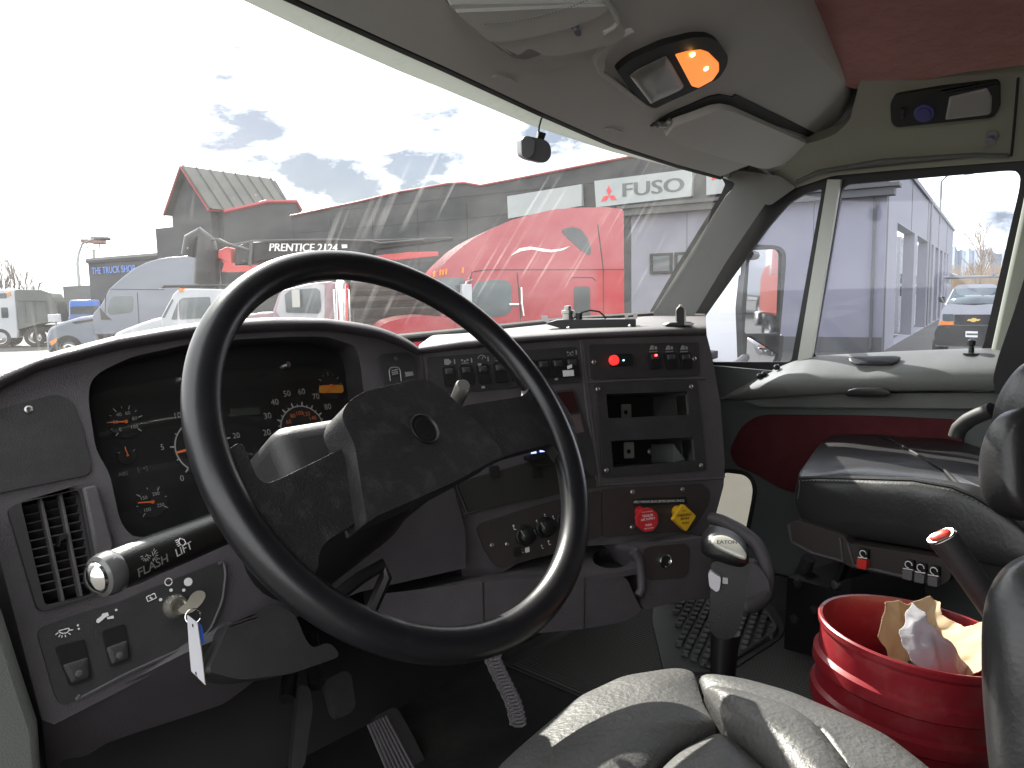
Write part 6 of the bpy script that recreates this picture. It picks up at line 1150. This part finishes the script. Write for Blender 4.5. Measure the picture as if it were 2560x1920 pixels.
def crumple(name, px, pl, m, amp, seed, label, nu=34):
    q = pl.poly(px); us = [p[0] for p in q]; vs = [p[1] for p in q]; u0, u1, v0, v1 = min(us), max(us), min(vs), max(vs); mb = MB(); idx = {}; rn_ = random.Random(seed); folds = []
    for _ in range(16):
        a_ = rn_.uniform(0, 6.28); fu, fv = math.cos(a_), math.sin(a_); folds.append((fu, fv, fu*rn_.uniform(u0, u1)+fv*rn_.uniform(v0, v1), rn_.choice((-1, 1))*rn_.uniform(.3, 1)))
    hm = sum(sum(fs*abs(fu*a_+fv*b_-fc) for fu, fv, fc, fs in folds)/16 for a_, b_ in q)/len(q)
    for i in range(nu):
        for j in range(nu):
            u, v = u0+(u1-u0)*i/(nu-1), v0+(v1-v0)*j/(nu-1)
            if inside((u, v), q):
                h = 0
                for (fu, fv, fc, fs) in folds: h += fs*abs(fu*u+fv*v-fc)
                h = (h/len(folds)-hm)*3.2*amp/.01 + .0015*noise.noise(V((u*70, v*70, seed)))
                cx, cy = (u-u0)/(u1-u0)-.5, (v-v0)/(v1-v0)-.5
                idx[(i, j)] = len(mb.v); mb.v.append(tuple(pl.w(u+.004*noise.noise(V((u*60, v*60, 9))), v+.004*noise.noise(V((v*60, u*60, 4))), h+.012-.05*(cx*cx+cy*cy))))
    for i in range(nu-1):
        for j in range(nu-1):
            k = [(i, j), (i+1, j), (i+1, j+1), (i, j+1)]
            if all(x in idx for x in k): mb.f.append(tuple(idx[x] for x in k)); mb.m.append(0)
    return tag(obj(name, mb, m, solid=.0006, ang=12), label, 'paper', 'crumpled paper in the bucket')
m_kraft = mat('kraft_paper', (.46, .34, .205), .8, var=.12, vs=20, bump=.4, bs=60); m_gpap = mat('pale_wrapper', (.30, .295, .32), .7, var=.1, vs=15, bump=.3, bs=60)
PP1 = Pl(at(2330, 1620, .99), (-.50, -.38, .78)); PP2 = Pl(at(2330, 1640, .955), (-.62, -.52, .60))
crumple('crumpled_paper', z('r2', (1280, 820), (1290, 650), (1400, 600), (1490, 570), (1590, 520), (1640, 508), (1700, 555), (1710, 640), (1780, 700), (1830, 755), (1900, 765), (1985, 830), (1960, 960), (1930, 1010), (1920, 1110), (1700, 1080), (1560, 1070), (1400, 1000), (1370, 880)), PP1, m_kraft, .013, 3, 'crumpled brown paper wrapper sticking up from the red bucket', 150)
crumple('crumpled_paper', z('r2', (1405, 780), (1440, 670), (1495, 580), (1560, 660), (1580, 730), (1700, 830), (1800, 930), (1880, 985), (1900, 1090), (1700, 1085), (1560, 1065), (1480, 980), (1420, 880)), PP2, m_gpap, .006, 7, 'grey white side of the wrapper lying over the brown paper', 120)
# ================================================================== OVERHEAD THINGS
vs1 = thing('sun_visor', PL.hit(1250, 60), 'grey sun visor with stitched strap and clip, nearest the driver', 'sun visor', 'sun visors')
va = z('r5', (250, -60), (330, 25), (480, 148), (640, 258), (692, 262), (745, 216), (790, 235), (835, 262), (925, 270), (1250, 205), (1318, 168), (1342, 130), (1320, 85), (1230, -60))
pp('board', va, PL, .004, .024, m_visor, vs1, r=.008, bevel=.006, seg=4)
pp('strap', z('r5', (285, -30), (500, 158), (620, 152), (800, 120), (1000, 72), (1180, 0), (1240, -60)), PL, .022, .030, m_visor, vs1, r=.004, bevel=.003)
mb = MB(); st_ = resamp([PL.hit(*q, h=.031) for q in z('r5', (520, 148), (640, 140), (820, 108), (1000, 62), (1170, -8))], 70)
for i in range(0, 68, 2): mb.tube([st_[i], st_[i+1]], .0007, 4)
obj('stitching', mb, m_liner_d, vs1)
mb = MB(); mb.tube([PL.hit(*q, h=.026) for q in z('r5', (1240, -40), (1325, 95), (1338, 135), (1310, 172), (1250, 205))], .004, 8); obj('edge_binding', mb, m_visor, vs1)
pp('clip', z('r5', (1000, 85), (1020, 70), (1048, 75), (1052, 105), (1035, 118), (1015, 108)), PL, .024, .034, m_bwhite, vs1, r=.003, bevel=.002)
mb = MB(); mb.tube([PL.hit(*z('r5', (680, 262))[0], h=.012), PL.hit(*z('r5', (720, 290))[0], h=.006), PL.hit(*z('r5', (745, 292))[0], h=.01)], .006, 8); obj('pivot', mb, m_bwhite, vs1)
pp('recess_shade', z('r5', (230, -60), (330, 60), (480, 190), (600, 290), (690, 348), (760, 360), (850, 335), (920, 285), (1030, 262), (600, 230)), PL, -.004, .0025, m_liner_d, vs1, r=.006)  # flat darker sheet painting the shade around the visor
vs2 = thing('sun_visor', PL.hit(1850, 330), 'plain grey passenger sun visor folded up below the map light', 'sun visor', 'sun visors')
vb = z('r5', (1600, 785), (1648, 725), (1700, 705), (1905, 632), (1960, 625), (2010, 635)) + z('r4', (320, 668), (900, 930), (540, 1040), (480, 1035), (0, 890))
pp('board', vb, PL, .004, .022, m_visor, vs2, r=.008, bevel=.006, seg=4)
pp('recess_shade', z('r5', (1528, 775), (1580, 735), (1660, 690), (1890, 590), (1960, 575), (2040, 590)) + z('r4', (350, 600), (880, 860), (890, 900), (700, 830), (300, 700)), PL, -.004, .003, m_rubber, vs2, r=.006)  # black sheet standing in for the shade along this visor's edge
mb = MB(); mb.tube([PL.hit(*z('r5', (1585, 768))[0], h=.010), PL.hit(*z('r5', (1640, 765))[0], h=.012)], .006, 8); mb.tube([PL.hit(*z('r5', (1640, 765))[0], h=.012), PL.hit(*z('r5', (1660, 735))[0], h=.012)], .005, 8); obj('pivot', mb, m_steel, vs2)
PCL = PRL.off(.008); vc = thing('visor_clip', PRL.hit(1930, 412), 'small grey cross shaped visor clip screwed by the pillar top', 'clip')
pp('plate', z('r4', (500, 1085), (540, 1050), (640, 1015), (690, 1012), (702, 1035), (660, 1070), (560, 1108), (510, 1108)), PRL, .0, .008, m_liner_d, vc, r=.004, bevel=.002)
pp('hook', z('r4', (515, 1015), (545, 1012), (600, 1105), (590, 1125), (570, 1115)), PRL, .006, .018, m_liner_d, vc, r=.002, bevel=.002)
dm = thing('overhead_light', PL.hit(1670, 165), 'dark framed overhead light with one clear lens and one lit amber lens', 'light')
tr_ = z('r5', (1310, 402), (1400, 330), (1600, 240), (1780, 195), (1870, 194), (1930, 222), (1996, 310), (1990, 372), (1940, 452), (1800, 522), (1540, 637), (1500, 615), (1400, 520))
pp('bezel', tr_, PL, -.002, .012, m_rubber, dm, r=.01, bevel=.004, seg=3)
mb = MB(); mb.pillow(PL.poly(z('r5', (1388, 432), (1440, 390), (1612, 308), (1640, 345), (1728, 498), (1700, 525), (1520, 607)), .004), PL, .0125, .005, .002); obj('clear_lens', mb, mat('frosted_lens', (.26, .25, .23), .25, var=.15, vs=40, coat=.5), dm)
m_amb = mat('lit_amber_lens', (.8, .30, .08), .3, var=.1, emit=(1.0, .27, .05), es=.30)
mb = MB(); mb.pillow(PL.poly(z('r5', (1668, 300), (1740, 280), (1825, 270), (1872, 286), (1938, 352), (1940, 402), (1900, 460), (1812, 508), (1772, 496)), .004), PL, .0125, .005, .002); al = obj('amber_lens', mb, m_amb, dm)
m_bulb = mat('lit_bulb', (1, .7, .3), .3, emit=(1, .62, .22), es=3)
for q in ((1798, 335), (1880, 420)): mb = MB(); mb.lathe([(.0045, 0), (.004, .002), (.002, .0032), (.0003, .0035)], PL.hit(*z('r5', q)[0], h=.0172), PL.n, 14); obj('bulb', mb, m_bulb, al)
rdl = thing('reading_light', PRL.hit(2365, 255), 'black reading light with blue button and pale square lens above the door', 'light')
pp('bezel', z('r4', (1362, 650), (1385, 598), (1700, 545), (2040, 505), (2062, 530), (2062, 682), (2020, 738), (1700, 770), (1400, 802), (1368, 770)), PRL, -.002, .012, m_rubber, rdl, r=.008, bevel=.004)
mb = MB(); mb.pillow(PRL.poly(z('r4', (1742, 602), (1985, 545), (2015, 600), (2010, 702), (1990, 718), (1714, 752)), .004), PRL, .012, .004, .002); obj('lens', mb, mat('pale_lens', (.34, .33, .31), .3, coat=.4), rdl)
mb = MB(); mb.lathe([(.020, 0), (.019, .006), (.015, .007), (.014, .012), (.0005, .0135)], PRL.hit(*z('r4', (1572, 722))[0], h=.010), PRL.n, 24); obj('button', mb, mat('blue_button', (.09, .09, .26), .35), rdl)
pp('switch', z('r4', (1430, 680), (1455, 675), (1452, 740), (1428, 742)), PRL, .011, .016, m_dash2, rdl, r=.001)
ch = MB(); ch.lathe([(.012, 0), (.012, .003), (.006, .006), (.006, .02), (.009, .024), (.0005, .027)], PRL.hit(*z('r4', (2008, 872))[0]), PRL.n, 16); tag(obj('coat_hook', ch, m_bwhite), 'small pale round coat hook beneath the reading light', 'hook')
# dash camera hanging on the glass
PDC = Pl(at(1340, 370, 1.30), -V((ray(1340, 370).x-.25, ray(1340, 370).y+.1, .15)))
dc = thing('dash_camera', PDC.hit(1340, 370), 'small black dash camera stuck to the windscreen on a short mount', 'camera')
pp('body', z('r5', (742, 860), (758, 842), (780, 834), (890, 858), (918, 880), (930, 920), (926, 965), (905, 992), (880, 1002), (780, 978), (745, 955)), PDC, -.03, 0, mat('camera_plastic', (.10, .102, .108), .4), dc, r=.005, bevel=.004, seg=3)
pp('end_cap', z('r5', (744, 862), (760, 845), (795, 836), (828, 870), (820, 945), (785, 976), (746, 955)), PDC, -.028, .003, mat('camera_grey', (.16, .165, .17), .4), dc, r=.003, bevel=.002)
pp('mount', z('r5', (862, 805), (905, 818), (888, 868), (848, 855)), PDC, -.02, -.006, m_black, dc, r=.002, bevel=.001)
mb = MB(); mb.tube([PDC.hit(*q, h=-.01) for q in z('r5', (850, 850), (855, 780), (868, 730), (886, 692), (870, 672))], .0016, 6); obj('cable', mb, m_rubber, dc)
# bracket tray and phone clip on the dash top
PDT = Pl(at(1480, 815, 1.52), -V((ray(1480, 815).x, ray(1480, 815).y, 0)))
bt_ = thing('mounting_tray', PDT.hit(1480, 820), 'black metal mounting tray with end brackets and wire on the dash top', 'tray')
pp('tray', z('r6', (890, 1130), (960, 1108), (1000, 1105), (1450, 1100), (1450, 1152), (1005, 1162)), PDT, -.07, 0, m_black, bt_, r=.002, bevel=.002)
pp('end_bracket', z('r6', (862, 1082), (900, 1080), (915, 1120), (910, 1128), (868, 1112)), PDT, -.03, -.027, m_steel, bt_); pp('end_bracket', z('r6', (1385, 1072), (1465, 1062), (1462, 1100), (1388, 1104)), PDT, -.03, -.027, m_steel, bt_, holes=[PDT.poly(z('r6', (1405, 1082), (1440, 1078), (1438, 1092), (1406, 1094)))])
mb = MB(); mb.lathe([(.011, 0), (.011, .012), (.014, .013), (.014, .019), (.008, .02), (.008, .028), (.0005, .029)], PDT.hit(*z('r6', (1033, 1104))[0], h=-.035), (0, 0, 1), 16); obj('thumb_screw', mb, m_steel, bt_)
mb = MB(); mb.tube([PDT.hit(*q, h=-.03) for q in z('r6', (1060, 1098), (1120, 1058), (1170, 1046), (1225, 1055), (1258, 1085), (1262, 1100))], .002, 6); mb.tube([PDT.hit(*q, h=-.03) for q in z('r6', (1100, 1100), (1100, 1062))], .007, 8); obj('wire', mb, m_rubber, bt_)
for q in ((1035, 1155), (1412, 1143)): mb = MB(); mb.lathe([(.004, 0), (.004, .003), (.0005, .004)], PDT.hit(*z('r6', q)[0]), PDT.n, 10); obj('rivet', mb, m_chrome, bt_)
pc2 = thing('phone_mount', PDT.hit(1705, 800), 'small black phone mount clip at the passenger end of the dash top', 'mount')
pp('clip', z('r6', (1700, 1120), (1698, 1045), (1715, 1022), (1740, 1028), (1748, 1050), (1752, 1120)), PDT, -.02, 0, m_black, pc2, r=.004, bevel=.002)
pp('clip_edge', z('r6', (1745, 1040), (1752, 1045), (1756, 1122), (1805, 1122), (1802, 1138), (1746, 1136)), PDT, -.005, .006, m_steel, pc2)
pp('base', z('r6', (1625, 1140), (1660, 1122), (1790, 1118), (1800, 1140)), PDT, -.06, .004, m_black, pc2, r=.002, bevel=.002)
mb = MB(); mb.lathe([(.004, 0), (.003, .004), (.0005, .005)], PDT.hit(*z('r6', (1722, 1026))[0], h=-.005), (0, 0, 1), 10); obj('pin', mb, m_steel, pc2)
